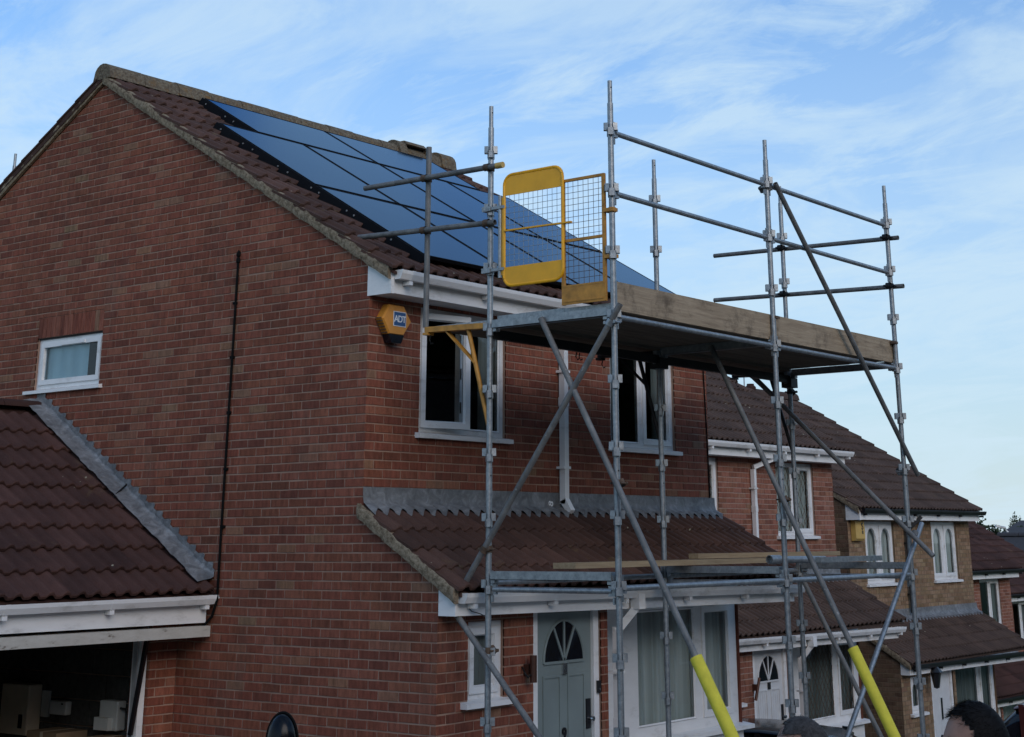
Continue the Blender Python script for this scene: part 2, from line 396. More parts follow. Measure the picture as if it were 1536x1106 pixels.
def clip(poly, a, b, c):
    out = []; n = len(poly)
    for i in range(n):
        p, q = poly[i], poly[(i+1) % n]; dp = a*p[0]+b*p[1]-c; dq = a*q[0]+b*q[1]-c
        if dp <= 0: out.append(p)
        if (dp < 0 < dq) or (dq < 0 < dp):
            t = dp/(dp-dq); out.append((p[0]+t*(q[0]-p[0]), p[1]+t*(q[1]-p[1])))
    return out if len(out) >= 3 else []
def area(p): return abs(sum(p[i][0]*p[(i+1) % len(p)][1]-p[(i+1) % len(p)][0]*p[i][1] for i in range(len(p))))/2
def subtract(polys, holes):
    for s0, s1, z0, z1 in holes:
        new = []
        for p in polys:
            for q in (clip(p, 1, 0, s0), clip(p, -1, 0, -s1)):
                if q: new.append(q)
            mid = clip(p, 1, 0, s1); mid = clip(mid, -1, 0, -s0) if mid else []
            if mid:
                for q in (clip(mid, 0, 1, z0), clip(mid, 0, -1, -z1)):
                    if q: new.append(q)
        polys = new
    return [p for p in polys if area(p) > 2e-5]
def convex_clip(poly, region):
    n = len(region)
    sgn = 1 if sum(region[i][0]*region[(i+1) % n][1]-region[(i+1) % n][0]*region[i][1] for i in range(n)) > 0 else -1
    for i in range(n):
        p, q = region[i], region[(i+1) % n]; a, b = (q[1]-p[1])*sgn, -(q[0]-p[0])*sgn
        poly = clip(poly, a, b, a*p[0]+b*p[1])
        if not poly: return []
    return poly
BRICK_ME = {}
def brick_mesh(axis, mat, var):
    k = (axis, mat, var)
    if k not in BRICK_ME:
        rr = random.Random(var*17+3); L, H, D = .1065, .0313, .012
        f = [(sx*L+rr.uniform(-.0018, .0018), sz*H+rr.uniform(-.0016, .0016)) for sx, sz in ((-1,-1),(1,-1),(1,1),(-1,1))]
        e = -1 if axis == 'x' else 1       # outward: front walls -y, side walls local +y
        mb = MB(); b = [(x, 0, z) for x, z in f]; c = [(x*.985, e*.0022, z*.95) for x, z in f]; a = [(x, -e*D, z) for x, z in f]
        mb.v = a+b+c
        for i in range(4):
            j = (i+1) % 4; mb.f += [(i, j, 4+j, 4+i), (4+i, 4+j, 8+j, 8+i)]
        mb.f.append((8, 9, 10, 11))
        me = bpy.data.meshes.new('brick'); me.from_pydata(mb.v, [], mb.f); me.materials.append(MATS[mat]); me.update(); BRICK_ME[k] = me
    return BRICK_ME[k]
def tone_at(seed, k, i):
    r = random.Random((seed*7919+k)*104729+i)
    a = r.gauss(.47, .17)
    if r.random() < .06: a = r.uniform(.85, 1.)
    if r.random() < .10: a = r.uniform(0., .15)
    return (min(1, max(0, a)), r.random()**2, r.random())
def brick_wall(house, name, axis, plane, regions, holes, bmat, mmat, seed, nsingle=0, near=None, zmin=-9, phase=0, soldiers=()):
    """axis 'x': wall runs along x facing -y at y=plane; axis 'y': runs along y facing -x at x=plane"""
    P = (lambda s, z, d: (s, plane+d, z)) if axis == 'x' else (lambda s, z, d: (plane+d, s, z))
    back = MB()
    for reg in regions:
        for q in subtract([reg], holes): back.poly([P(s, z, .0035) for s, z in q])
    # give openings a reveal
    for s0, s1, z0, z1 in holes:
        for a, b in (((s0, z0), (s0, z1)), ((s1, z0), (s1, z1)), ((s0, z1), (s1, z1)), ((s0, z0), (s1, z0))):
            back.poly([P(*a, .001), P(*b, .001), P(*b, .11), P(*a, .11)])
    wall = back.build(name, mmat, house)
    stuff = MB(); tones = []; whole = []
    hl = list(holes)+[h for h in soldiers]
    for reg in regions:
        s0, s1 = min(p[0] for p in reg), max(p[0] for p in reg); z0, z1 = min(p[1] for p in reg), max(p[1] for p in reg)
        for k in range(math.floor(z0/.075), math.ceil(z1/.075)):
            off = ((k+phase) % 2)*.1125
            for i in range(math.floor((s0-off)/.225)-1, math.ceil((s1-off)/.225)+1):
                a, b = i*.225+off+.006, (i+1)*.225+off-.006
                if b < s0 or a > s1: continue
                rr = random.Random((seed+k*331)*613+i); j = lambda: rr.uniform(-.0024, .0024)
                rect = [(a+j(), k*.075+.0062+j()), (b+j(), k*.075+.0062+j()), (b+j(), k*.075+.0688+j()), (a+j(), k*.075+.0688+j())]
                q = convex_clip(rect, reg)
                if not q: continue
                full = area(q) > .999*area(rect)
                pcs = subtract([q], hl); tn = tone_at(seed, k, i)
                if full and len(pcs) == 1 and area(pcs[0]) > .999*area(rect):
                    whole.append((Vector(P((a+b)/2, k*.075+.0375, 0)), pcs[0], tn))
                else:
                    for pc in pcs: whole.append((None, pc, tn))
    cand = sorted([w for w in whole if w[0] is not None and w[0].z > zmin], key=lambda w: (w[0]-(near or CAM)).length)[:nsingle]
    ids = set(id(w) for w in cand)
    for w in whole:
        if id(w) in ids:
            v = int(w[2][2]*5)
            inst('brick', brick_mesh(axis, bmat, v), wall, w[0], (0, 0, 0) if axis == 'x' else (0, 0, R(90)), w[2])
        else:
            q = w[1]; n = len(q); b = len(stuff.v); cs = sum(p[0] for p in q)/n; cz = sum(p[1] for p in q)/n
            d0 = (w[2][2]-.5)*.002
            stuff.v += [P(s, z, .012) for s, z in q]+[P(s, z, d0) for s, z in q]+[P(cs+(s-cs)*.985, cz+(z-cz)*.95, d0-.0022) for s, z in q]
            for i in range(n):
                jn = (i+1) % n; stuff.f += [(b+i, b+jn, b+n+jn, b+n+i), (b+n+i, b+n+jn, b+2*n+jn, b+2*n+i)]
            stuff.f.append(tuple(b+2*n+i for i in range(n))); tones += [(*w[2], 1)]*(2*n+1)
    # soldier course over an opening
    for s0, s1, z0, z1 in soldiers:
        n = round((s1-s0)/.075); st = (s1-s0)/n
        for i in range(n):
            a, b = s0+i*st+.004, s0+(i+1)*st-.004
            pts = [P(a, z0+.003, .012), P(b, z0+.003, .012), P(b, z1-.004, .012), P(a, z1-.004, .012)]
            br = MB().prism(pts, (-.0135, 0, 0) if axis == 'y' else (0, -.0135, 0)).build('brick', bmat, wall); tn = tone_at(seed+9, 3, i); br.color = (min(1, tn[0]+.15), 0, tn[2], 1)
    if stuff.f:
        o = stuff.build('brickwork', bmat, wall, tones=tones); o['kind'] = 'stuff'
    return wall
# ------------------------------------------------------------------ roof tiles
TW, TG, TL = .30, .345, .42
def tile_mesh(mat, key={}):
    if mat in key: return key[mat]
    prof = []
    for p in (0, .15):
        prof += [(p+.000, .000), (p+.052, .003), (p+.074, .026), (p+.092, .034), (p+.116, .033), (p+.134, .012)]
    prof.append((.298, .000)); T = .020
    mb = MB(); n = len(prof)
    for y, dz in ((0, .033), (.007, .040), (TL, .0)):
        mb.v += [(x, y, z+dz) for x, z in prof]
    mb.v += [(x, 0, z+.033-T) for x, z in prof]+[(x, TL, z-T) for x, z in prof]
    for i in range(n-1):
        mb.f += [(i, i+1, n+i+1, n+i), (n+i, n+i+1, 2*n+i+1, 2*n+i), (3*n+i+1, 3*n+i, i, i+1)[::-1], (3*n+i, 3*n+i+1, 4*n+i+1, 4*n+i)]
    for i in (0, n-1): mb.f += [(i, n+i, 2*n+i, 4*n+i, 3*n+i)]
    me = bpy.data.meshes.new('tile'); me.from_pydata(mb.v, [], mb.f); me.materials.append(MATS[mat]); me.update(); key[mat] = me
    return me
def tile_slope(roof, x0, x1, ye, ze, slope, rows, mat, singles=True, seed=1, skip=None, gauge=None):
    TGs = gauge or TG
    a = math.atan(slope); n = round((x1-x0)/TW); w = (x1-x0)/n; me = tile_mesh(mat); rr = random.Random(seed)
    s = Vector((0, math.cos(a), math.sin(a))); st = MB(); tones = []
    for r in range(rows):
        for i in range(n):
            t = (min(1, max(0, rr.gauss(.5, .28))), rr.random(), 0)
            loc = Vector((x0+i*w, ye, ze))+s*(r*TGs+rr.uniform(-.004, .004))+Vector((0, -math.sin(a), math.cos(a)))*rr.uniform(0, .004)
            if skip and skip(loc): continue
            rot = Euler((a+rr.uniform(-.004, .004), rr.uniform(-.005, .005), rr.uniform(-.004, .004)))
            if singles: inst('tile', me, roof, loc, rot, t, (w/TW, 1, 1))
            else:
                M = Matrix.Translation(loc) @ rot.to_matrix().to_4x4() @ Matrix.Diagonal((w/TW, 1, 1, 1)); b = len(st.v)
                st.v += [tuple(M @ v.co) for v in me.vertices]; st.f += [tuple(b+q for q in p.vertices) for p in me.polygons]; tones += [(*t, 1)]*len(me.polygons)
    if st.f: st.build('tiling', mat, roof, tones=tones)['kind'] = 'stuff'
def ridge_tiles(roof, x0, x1, y, z, mat, n):
    L = (x1-x0)/n
    for i in range(n):
        a = x0+i*L; mb = MB(); prof = []
        j = rnd.uniform(-.008, .008)
        pts = []
        for k in range(9):
            t = math.pi*k/8; pts.append((.135*math.cos(t), .125*math.sin(t)))
        pts = [(.15, -.05)]+pts+[(-.15, -.05)]
        mb.prism([(a+.004, y+py, z-.02+pz+j) for py, pz in pts], (L-.008, 0, 0))
        mb.build('ridge_tile', mat, roof, smooth=True)
def verge_strip(parent, name, x, pts, h, w, mat, seed):
    """rough mortar verge along the polyline pts (y,z top) on the outer face x"""
    rr = random.Random(seed); mb = MB(); P = []
    for (y0, z0), (y1, z1) in zip(pts, pts[1:]):
        n = max(2, int(math.hypot(y1-y0, z1-z0)/.06))
        P += [(y0+(y1-y0)*i/n, z0+(z1-z0)*i/n) for i in range(n)]
    P.append(pts[-1])
    for y, z in P:
        a, b, c = rr.uniform(-.008, .008), rr.uniform(-.006, .006), rr.uniform(-.006, .006)
        mb.v += [(x-.004, y, z-h+b*.4), (x-w*.75, y, z-h+b), (x-w+c, y, z-h*.45), (x-w*.8+c, y, z+a), (x+.02, y, z+a*.5)]
    for i in range(len(P)-1):
        for k in range(4): mb.f.append((i*5+k, i*5+k+1, i*5+5+k+1, i*5+5+k))
    mb.f += [(0, 1, 2, 3, 4), tuple(len(mb.v)-5+k for k in range(5))]
    return mb.build(name, mat, parent, smooth=True)
def gutter(parent, name, x0, x1, y, z, mat, fall=0., prof='square', brackets=True, stop=True):
    """y: back of gutter, z: top at x0"""
    if prof == 'square': pr = [(0, 0), (0, -.055), (-.018, -.075), (-.075, -.075), (-.100, -.030), (-.104, 0)]
    else: pr = [(-.055+.055*math.cos(t), -.055*math.sin(t)) for t in (math.pi*i/8 for i in range(9))]
    out = [(x0, y+a, z+b) for a, b in pr]; inn = [(x0, y+a*.94-.003, z+b*.92+.002) for a, b in pr][::-1]
    mb = MB().prism(out+inn, (x1-x0, 0, -fall))
    g = mb.build(name, mat, parent)
    for xs in (x0-.006, x1):
        zz = z-fall*(xs-x0)/(x1-x0)
        MB().prism([(xs, y+a*1.06+.003, zz+b*1.05+.003) for a, b in pr], (.008, 0, 0)).build('stop_end', mat, g)
    if brackets:
        n = max(2, round((x1-x0)/.9))
        for i in range(n):
            xs = x0+.12+(x1-x0-.24)*i/(n-1); zz = z-fall*(xs-x0)/(x1-x0)
            o = [(xs, y+a*1.05+.002, zz+b*1.08+.004) for a, b in pr]; k = [(xs, y+a*.9-.004, zz+b*.85) for a, b in pr][::-1]
            MB().prism(o+k, (.045, 0, 0)).box(xs, xs+.045, y-.07, y+.004, zz-.115, zz-.08).build('bracket', mat, g)
    return g
def square_pipe(parent, name, x, y, z0, z1, mat, w=.066, clips=True, shoe=True):
    mb = MB().box(x-w/2, x+w/2, y-w/2, y+w/2, z0, z1)
    if shoe: mb.prism([(x-w/2, y+w/2, z0+.02), (x-w/2, y-w/2, z0+.05), (x-w/2, y-w/2-.07, z0-.06), (x-w/2, y-w/2-.03, z0-.10)], (w, 0, 0))
    o = mb.build(name, mat, parent)
    if clips:
        for zz in (z0+(z1-z0)*.22, z0+(z1-z0)*.82): MB().box(x-w/2-.025, x+w/2+.025, y-w/2-.006, y+w/2+.03, zz-.012, zz+.012).build('pipe_clip', mat, o)
        MB().box(x-w/2-.005, x+w/2+.005, y-w/2-.005, y+w/2+.005, z0+(z1-z0)*.6, z0+(z1-z0)*.6+.09).build('pipe_joint', mat, o)
    return o
# ------------------------------------------------------------------ windows and doors (front walls, facing -y)
def bars(mb, x0, x1, z0, z1, t, y0, y1):
    mb.box(x0, x1, y0, y1, z0, z0+t); mb.box(x0, x1, y0, y1, z1-t, z1); mb.box(x0, x0+t, y0, y1, z0+t, z1-t); mb.box(x1-t, x1, y0, y1, z0+t, z1-t)
def pane_bars(x0, x1, z0, z1, t, y, proud=.016):
    """sash: stepped white profile with inner bevel"""
    mb = MB(); bars(mb, x0, x1, z0, z1, t, y-proud, y+.04)
    a = t; b = t+.012        # glazing bead bevel
    for q in (((x0+a, z0+a), (x1-a, z0+a), (x1-b, z0+b), (x0+b, z0+b)), ((x0+a, z1-a), (x1-a, z1-a), (x1-b, z1-b), (x0+b, z1-b)),
              ((x0+a, z0+a), (x0+b, z0+b), (x0+b, z1-b), (x0+a, z1-a)), ((x1-a, z0+a), (x1-b, z0+b), (x1-b, z1-b), (x1-a, z1-a))):
        mb.poly([(q[0][0], y-proud+.001, q[0][1]), (q[1][0], y-proud+.001, q[1][1]) if q[0][1] == q[1][1] else (q[1][0], y+.012, q[1][1]),
                 (q[2][0], y+.012, q[2][1]), (q[3][0], y+.012, q[3][1]) if q[0][1] == q[1][1] else (q[3][0], y-proud+.001, q[3][1])])
    return mb
def lattice(parent, x0, x1, z0, z1, y, st=.11, ht=.17, mat='rusty_steel'):
    mb = MB(); r = .004
    k = ht/st
    c = -2
    lines = []
    n = int((x1-x0)/st+(z1-z0)/ht)+3
    for i in range(-n, n):
        for sg in (1, -1):
            pts = []
            xa = x0+i*st
            # z = z0 + sg*k*(x-xa) ; clip to the pane
            seg = []
            for x in (x0, x1):
                z = (z0 if sg > 0 else z1)+sg*k*(x-xa)
                if z0 <= z <= z1: seg.append((x, z))
            for z in (z0, z1):
                x = xa+(z-(z0 if sg > 0 else z1))/(sg*k)
                if x0 <= x <= x1: seg.append((x, z))
            if len(seg) >= 2 and math.dist(seg[0], seg[-1]) > .01: lines.append((seg[0], seg[-1]))
    for a, b in lines: mb.beam((a[0], y, a[1]), (b[0], y, b[1]), .0065, .004, (0, 1, 0))
    return mb.build('lead_lattice', mat, parent)
def arch_fill(mb, x0, x1, z1, y0, y1, rise, n=10):
    """white spandrel above an arched light whose opening spans x0..x1 up to z1"""
    c = (x0+x1)/2; h = (x1-x0)/2
    P = [(c-h*math.cos(math.pi*i/n), z1-rise+rise*math.sin(math.pi*i/n)) for i in range(n+1)]
    for (xa, za), (xb, zb) in zip(P, P[1:]):
        mb.prism([(xa, y0, za), (xb, y0, zb), (xb, y0, z1+.002), (xa, y0, z1+.002)], (0, y1-y0, 0))
def window(house, label, x0, x1, z0, z1, y, lights, style='plain', sill=(.05, .11), mat='upvc', curtain=None, t=.05, glassmat='glass', openlight=None):
    """lights: list of (xa, xb, sash?)"""
    yf = y+.035; fr = MB(); bars(fr, x0, x1, z0, z1, t, yf, yf+.06)
    for (a, b, _), (c, d, _) in zip(lights, lights[1:]): fr.box(b, c, yf+.001, yf+.059, z0+t, z1-t)
    w = fr.build('window', mat, house)
    if label: w['label'] = label
    for i, (a, b, sash) in enumerate(lights):
        za, zb = z0+t-.004, z1-t+.004
        ts = .052 if sash else .008
        rot = openlight is not None and openlight[0] == i
        s = pane_bars(a-.004 if sash else a, b+.004 if sash else b, za, zb, ts, yf, .016 if sash else .0)
        if style == 'arch': arch_fill(s, a+ts, b-ts, zb-ts, yf-.012, yf+.03, min(.24, (b-a)*.5))
        pn = MB().poly([(a+ts, yf+.018, za+ts), (b-ts, yf+.018, za+ts), (b-ts, yf+.018, zb-ts), (a+ts, yf+.018, zb-ts)])
        if rot:
            hx = a; M = Matrix.Translation((hx, yf-.016, 0)) @ Matrix.Rotation(-openlight[1], 4, 'Z') @ Matrix.Translation((-hx, -(yf-.016), 0))
            for q in (s, pn): q.v = [tuple(M @ Vector(v)) for v in q.v]
            # lock keeps on the fixed frame edge
        sb = s.build('sash', mat, w); pn.build('pane', glassmat, w)
        if style == 'lead': lattice(w, a+ts, b-ts, za+ts, zb-ts, yf+.012)
        if rot:
            hd = MB().box(b-.035, b-.02, yf-.19, yf-.175, (za+zb)/2-.05, (za+zb)/2+.05)
            lk = MB()
            for zz in (.15, .45, .75): lk.box(b+.004, b+.012, yf-.012, yf+.03, za+(zb-za)*zz, za+(zb-za)*zz+.1)
            lk.build('lock_keep', 'chrome', w)
            st = MB().path([(b-.10, yf+.03, za+.03), (b-.25, yf-.03, za+.03), (b-.38, yf-.05, za+.03)], .005, 6); st.build('window_stay', 'chrome', w)
    if sill:
        MB().prism([(x0-sill[0], y+.03, z0+.004), (x0-sill[0], y-sill[1]*.55, z0-.012), (x0-sill[0], y-sill[1]*.55, z0-.05), (x0-sill[0], y+.03, z0-.05)], (x1-x0+2*sill[0], 0, 0)).build('sill', mat, w)
    if curtain:
        for a, b, cm_ in curtain:
            mb = MB(); n = max(6, int((b-a)/.018))
            P = [(a+(b-a)*i/n, yf+.085+.020*math.sin(i*1.15+math.sin(i*.37)*2)) for i in range(n+1)]
            for (xa, ya), (xb, yb) in zip(P, P[1:]): mb.poly([(xa, ya, z0-.02), (xb, yb, z0-.02), (xb, yb, z1+.02), (xa, ya, z1+.02)])
            mb.build('curtain', cm_, w, smooth='all')
    return w
def fan_door(house, x0, x1, z0, z1, y, mat, frame=.08, number=None, style='fan'):
    yf = y+.05; fr = MB(); bars_ = fr
    fr.box(x0-frame, x0-.004, yf-.03, yf+.07, z0, z1+frame); fr.box(x1+.004, x1+frame, yf-.03, yf+.07, z0, z1+frame); fr.box(x0-.004, x1+.004, yf-.03, yf+.07, z1+.004, z1+frame); fr.box(x0-.02, x1+.02, yf-.05, yf+.07, z0-.04, z0-.001)
    door = MB().box(x0, x1, yf, yf+.045, z0, z1).build('door', mat, house)
    fr.build('door_frame', 'upvc', door)
    c = (x0+x1)/2
    if style == 'fan':
        rd = (x1-x0)*.36; zb = z1-.42; hgt = .34
        P = [(c-rd*math.cos(math.pi*i/16), zb+hgt*math.sin(math.pi*i/16)) for i in range(17)]
        MB().prism([(x, yf-.003, z) for x, z in P], (0, .002, 0)).build('pane', 'car_glass', door)
        rim = MB(); rim.path([(x, yf-.004, z) for x, z in P], .012, 6); rim.beam((c-rd, yf-.004, zb), (c+rd, yf-.004, zb), .02, .022, (0, 0, 1))
        for ang in (58, 90, 122): rim.beam((c, yf-.006, zb), (c+rd*math.cos(R(ang)), yf-.006, zb+hgt*math.sin(R(ang))), .022, .014, (0, 1, 0))
        rim.build('glazing_bar', mat, door)
        for a, b in ((x0+.10, c-.05), (c+.05, x1-.10)):
            for za, zb2 in ((zb-.16-.62, zb-.10), ):
                pb = MB(); bars(pb, a, b, za, zb2, .02, yf-.010, yf+.001); pb.build('door_panel', mat, door)
                for q in range(1, 4 if mat == 'door_white' else 1):
                    xx = a+(b-a)*q/4; MB().box(xx-.003, xx+.003, yf-.004, yf, za+.02, zb2-.02).build('door_groove', mat, door)
        MB().box(c-.03, c+.03, yf-.02, yf, zb-.10, zb-.01).build('door_knocker', 'chrome' if mat != 'door_white' else 'dark_steel', door)
    else:
        pb = MB(); bars(pb, c-.06, c+.06, z1-.85, z1-.45, .015, yf-.01, yf); pb.build('door_panel', mat, door)
        MB().box(c-.045, c+.045, yf-.004, yf-.001, z1-.84, z1-.46).build('pane', 'car_glass', door)
        for q in range(6): xx = x0+.1+(x1-x0-.2)*q/5; MB().box(xx-.003, xx+.003, yf-.004, yf, z0+.1, z1-.95).build('door_groove', mat, door)
    # lock and handle
    lk = MB().box(x1-.085, x1-.025, yf-.012, yf, z1-.98, z1-.74); lk.build('lock_plate', 'black_plastic', door)
    MB().lathe((x1-.055, yf-.012, z1-.90), [(.0, -.055), (.020, -.055), (.026, -.04), (.014, -.02), (.014, 0)], 14, 'y').build('door_handle', 'chrome', door, smooth=True)
    return door

# ------------------------------------------------------------------ ground and street
def gz(x, y):
    return .1-.085*max(-40, min(40, x))-.03*max(-40, min(40, y))
def ground_sheet(name, xs, ys, mat, dz, kind='structure'):
    mb = MB()
    for x in xs:
        for y in ys: mb.v.append((x, y, gz(x, y)+dz))
    n = len(ys)
    for i in range(len(xs)-1):
        for j in range(n-1): mb.f.append((i*n+j, (i+1)*n+j, (i+1)*n+j+1, i*n+j+1))
    o = mb.build(name, mat); o['kind'] = kind; return o
g = ground_sheet('ground', [-1500, -400, -120, -40, -20, 0, 20, 40, 120, 400, 1500], [-1500, -400, -120, -40, -20, 0, 20, 40, 120, 400, 1500], 'grass', -.05)
ground_sheet('road', [-40, 0, 40], [-13.5, -7.6], 'asphalt', -.045)
ground_sheet('driveway', [-5, 0, 6], [-5.7, 2.2], 'paving', .02)
ground_sheet('driveway', [6.8, 14.5], [-5.7, 2.2], 'asphalt', .02)
ground_sheet('front_path', [15, 23], [-5.7, 3.3], 'paving', .02)
pv = ground_sheet('pavement', [-40, 0, 40], [-7.5, -5.75], 'paving', .055)
kb = MB().prism([(-40, -7.6, gz(-40, -7.6)-.1), (-40, -7.48, gz(-40, -7.48)-.1), (-40, -7.48, gz(-40, -7.48)+.07), (-40, -7.6, gz(-40, -7.6)+.065)], (80, 0, gz(40, 0)-gz(-40, 0)))
k_ = kb.build('kerb', 'kerb'); k_['kind'] = 'structure'

# ------------------------------------------------------------------ houses
def house(name, label, O, bm, mm, tm, side_bm, gut='upvc', nsing=(0, 0, 0), tiles_single=True, style='plain', main=False, doormat='door_teal', porch_single=True):
    ox, oy, oz = O
    H = empty(name, (ox, oy, gz(ox, oy)), label, 'house')
    zb = gz(ox+5.5, oy)-.5; X1 = ox+5.5
    # ---- side wall
    gw_holes = [(oy+3.70, oy+4.79, 4.385+oz, 4.915+oz)] if main else []
    sold = [(oy+3.70, oy+4.79, 4.915+oz, 5.13+oz)] if main else []
    reg = [[(oy, zb), (oy+8, zb), (oy+8, 5.17+oz), (oy+4, 7.56+oz), (oy, 5.17+oz)], [(oy-.85, zb), (oy, zb), (oy, 3.09+oz), (oy-.85, 2.53+oz)]]
    zlow = zb if not main else .9
    gable = brick_wall(H, 'gable_wall', 'y', ox, reg, gw_holes, side_bm, mm, 11+int(ox), nsing[0], near=Vector((ox, oy-1.5, 2.9)), zmin=1.3, soldiers=sold)
    # ---- upper front
    wz0, wz1 = 3.78+oz, 4.885+oz
    holes = [(ox+.67, ox+1.89, wz0, wz1), (ox+3.61, ox+4.83, wz0, wz1)]
    brick_wall(H, 'front_wall', 'x', oy, [[(ox, 2.9+oz), (X1, 2.9+oz), (X1, 4.93+oz), (ox, 4.93+oz)]], holes, bm, mm, 23+int(ox), nsing[1], near=Vector((ox, oy-1, 4.2+oz)) if main else None, zmin=3.3+oz, phase=1)
    # ---- projecting lower front with door, recessed bay to the right
    lz = gz(ox+1, oy)+.1
    dz0, dz1 = (.27+oz, 2.28+oz) if main else (.27+oz, 2.27+oz)
    holes = [(ox+.37, ox+.83, 1.64+oz, 2.24+oz), (ox+1.22, ox+2.20, lz-.2, dz1+.08)]
    brick_wall(H, 'porch_wall', 'x', oy-.85, [[(ox, zb), (ox+2.30, zb), (ox+2.30, 2.38+oz), (ox, 2.38+oz)]], holes, bm, mm, 37+int(ox), nsing[2], phase=1, zmin=1.3+oz)
    st = MB()
    st.poly([(ox+2.30, oy-.85, zb), (ox+2.30, oy, zb), (ox+2.30, oy, 2.9+oz), (ox+2.30, oy-.85, 2.4+oz)])
    st.poly([(X1, oy-.3, zb), (X1, oy+8, zb), (X1, oy+8, 5.17+oz), (X1, oy+4, 7.56+oz), (X1, oy, 5.17+oz), (X1, oy, 3.0+oz), (X1, oy-.3, 2.9+oz)])
    st.poly([(ox, oy+8, zb), (X1, oy+8, zb), (X1, oy+8, 5.17+oz), (ox, oy+8, 5.17+oz)])
    st.build('party_wall', bm, H)
    fl = MB().box(ox+.02, X1-.02, oy+.13, oy+7.98, 2.55+oz, 2.75+oz).box(ox+.02, X1-.02, oy+.13, oy+7.98, 4.90+oz, 4.96+oz)
    fl.box(ox+2.75, ox+2.85, oy+.2, oy+7.9, zb+.5, 4.9+oz).build('floor_slab', 'interior', H)
    # ---- windows
    if style == 'plain':
        w1 = window(H, 'white casement standing open beside the alarm box', ox+.672, ox+1.888, wz0, wz1, oy, [(ox+.72, ox+1.26, True), (ox+1.32, ox+1.84, False)], curtain=[(ox+1.62, ox+1.84, 'curtain_dark')], openlight=(0, R(13)))
        window(H, None, ox+3.612, ox+4.828, wz0, wz1, oy, [(ox+3.66, ox+4.19, False), (ox+4.25, ox+4.78, True)], curtain=[(ox+3.62, ox+3.80, 'curtain_dark'), (ox+4.55, ox+4.82, 'curtain_dark')])
    elif style == 'lead':
        for a in (.67, 3.61):
            window(H, None, ox+a+.002, ox+a+1.218, wz0, wz1, oy, [(ox+a+.05, ox+a+.55, False), (ox+a+.61, ox+a+1.17, True)], style='lead', curtain=[(ox+a+.05, ox+a+1.17, 'curtain')])
    else:
        for a in (.67, 3.61):
            window(H, None, ox+a+.002, ox+a+1.218, wz0, wz1, oy, [(ox+a+.07, ox+a+.56, True), (ox+a+.66, ox+a+1.15, True)], style='arch', curtain=[(ox+a+.05, ox+a+1.17, 'curtain')], t=.07)
    window(H, None, ox+.372, ox+.828, 1.645+oz, 2.235+oz, oy-.85, [(ox+.42, ox+.78, True)], style='arch' if style == 'arch' else 'plain', curtain=[(ox+.42, ox+.78, 'curtain_dark')], sill=(.09, .13))
    fan_door(H, ox+1.31, ox+2.11, dz0, dz1, oy-.85, doormat, style='panel' if style == 'arch' else 'fan')
    # ---- bay
    by = oy-.3; bz0, bz1 = 1.02+oz, 2.30+oz
    window(H, 'wide white bay window with pale net curtains', ox+2.36, X1-.01, bz0, bz1, by, [(ox+2.50, ox+3.02, False), (ox+3.62, ox+4.66, False), (ox+4.80, ox+5.36, True)], style='lead' if style == 'lead' else 'plain', t=.11,
           curtain=[(ox+2.45, X1-.05, 'curtain' if style == 'plain' else 'curtain_dark')], sill=(.08, .2))
    pn = MB().box(ox+2.31, X1, by-.01, by+.1, zb, bz0-.05)
    lo = pn.build('bay_panel', 'upvc', H)
    n = 5
    for i in range(n): MB().box(ox+2.33, X1-.02, by-.022, by-.011, bz0-.06-(i+1)*.16, bz0-.07-i*.16).build('cladding_board', 'upvc', lo)
    MB().box(ox+2.31, X1, by, by+.1, bz1, 2.9+oz).build('bay_lintel', 'upvc', H)
    # ---- main roof
    T0, SL = 5.275+oz, .59; xa, xb = ox-.05, X1+.06
    zt = lambda y: T0+SL*(y-oy)
    slab = MB()
    slab.prism([(xa+.03, oy-.30, zt(oy-.30)-.012), (xa+.03, oy+4, zt(oy+4)-.012), (xa+.03, oy+4, zt(oy+4)-.06), (xa+.03, oy-.30, zt(oy-.30)-.035)], (xb-xa-.06, 0, 0))
    slab.prism([(xa, oy+8.3, zt(oy-.30)+.02), (xa, oy+4, zt(oy+4)+.03), (xa, oy+4, zt(oy+4)-.05), (xa, oy+8.3, zt(oy-.30)-.04)], (xb-xa, 0, 0))
    roof = slab.build('roof', tm, H)
    tile_slope(roof, xa, xb, oy-.30, zt(oy-.30), SL, 14, tm, tiles_single, seed=int(ox)+3)
    ridge_tiles(roof, xa-.01, xb, oy+4, zt(oy+4)+.04, 'ridge_lichen' if main else tm, 12)
    vp = [(oy-.26, zt(oy-.26)+.012), (oy+4.0, zt(oy+4.0)+.03)]
    verge_strip(roof, 'verge', ox, vp, .112, .055, 'verge_mortar', 5+int(ox))
    verge_strip(roof, 'verge', ox, [(oy+4.0, zt(oy+4)+.03), (oy+8.28, zt(oy-.28)+.012)], .10, .05, 'verge_mortar', 6+int(ox))
    # rear verge tile edges
    a = math.atan(SL)
    for r in range(14):
        d0 = r*TG; y = oy+8.3-d0*math.cos(a); z = zt(oy-.3)+d0*math.sin(a)+.03
        MB().beam((xa+.10, y, z+.015), (xa+.10, y-TL*math.cos(a), z+TL*math.sin(a)-.002), .22, .022, (0, math.sin(a), math.cos(a))).build('verge_tile', tm, roof)
        # right-hand verge tile edge
    # ---- eaves
    fb = MB().box(ox+.004, X1, oy-.25, oy-.228, 4.91+oz, 5.085+oz)
    fascia = fb.build('fascia', 'upvc', H)
    MB().box(ox+.006, X1-.004, oy-.227, oy-.002, 4.912+oz, 4.924+oz).build('soffit', 'upvc', fascia)
    MB().prism([(ox-.006, oy+.02, 4.905+oz), (ox-.006, oy-.262, 4.905+oz), (ox-.006, oy-.262, 5.09+oz), (ox-.006, oy+.02, 5.185+oz)], (.012, 0, 0)).build('box_end', 'upvc', fascia)
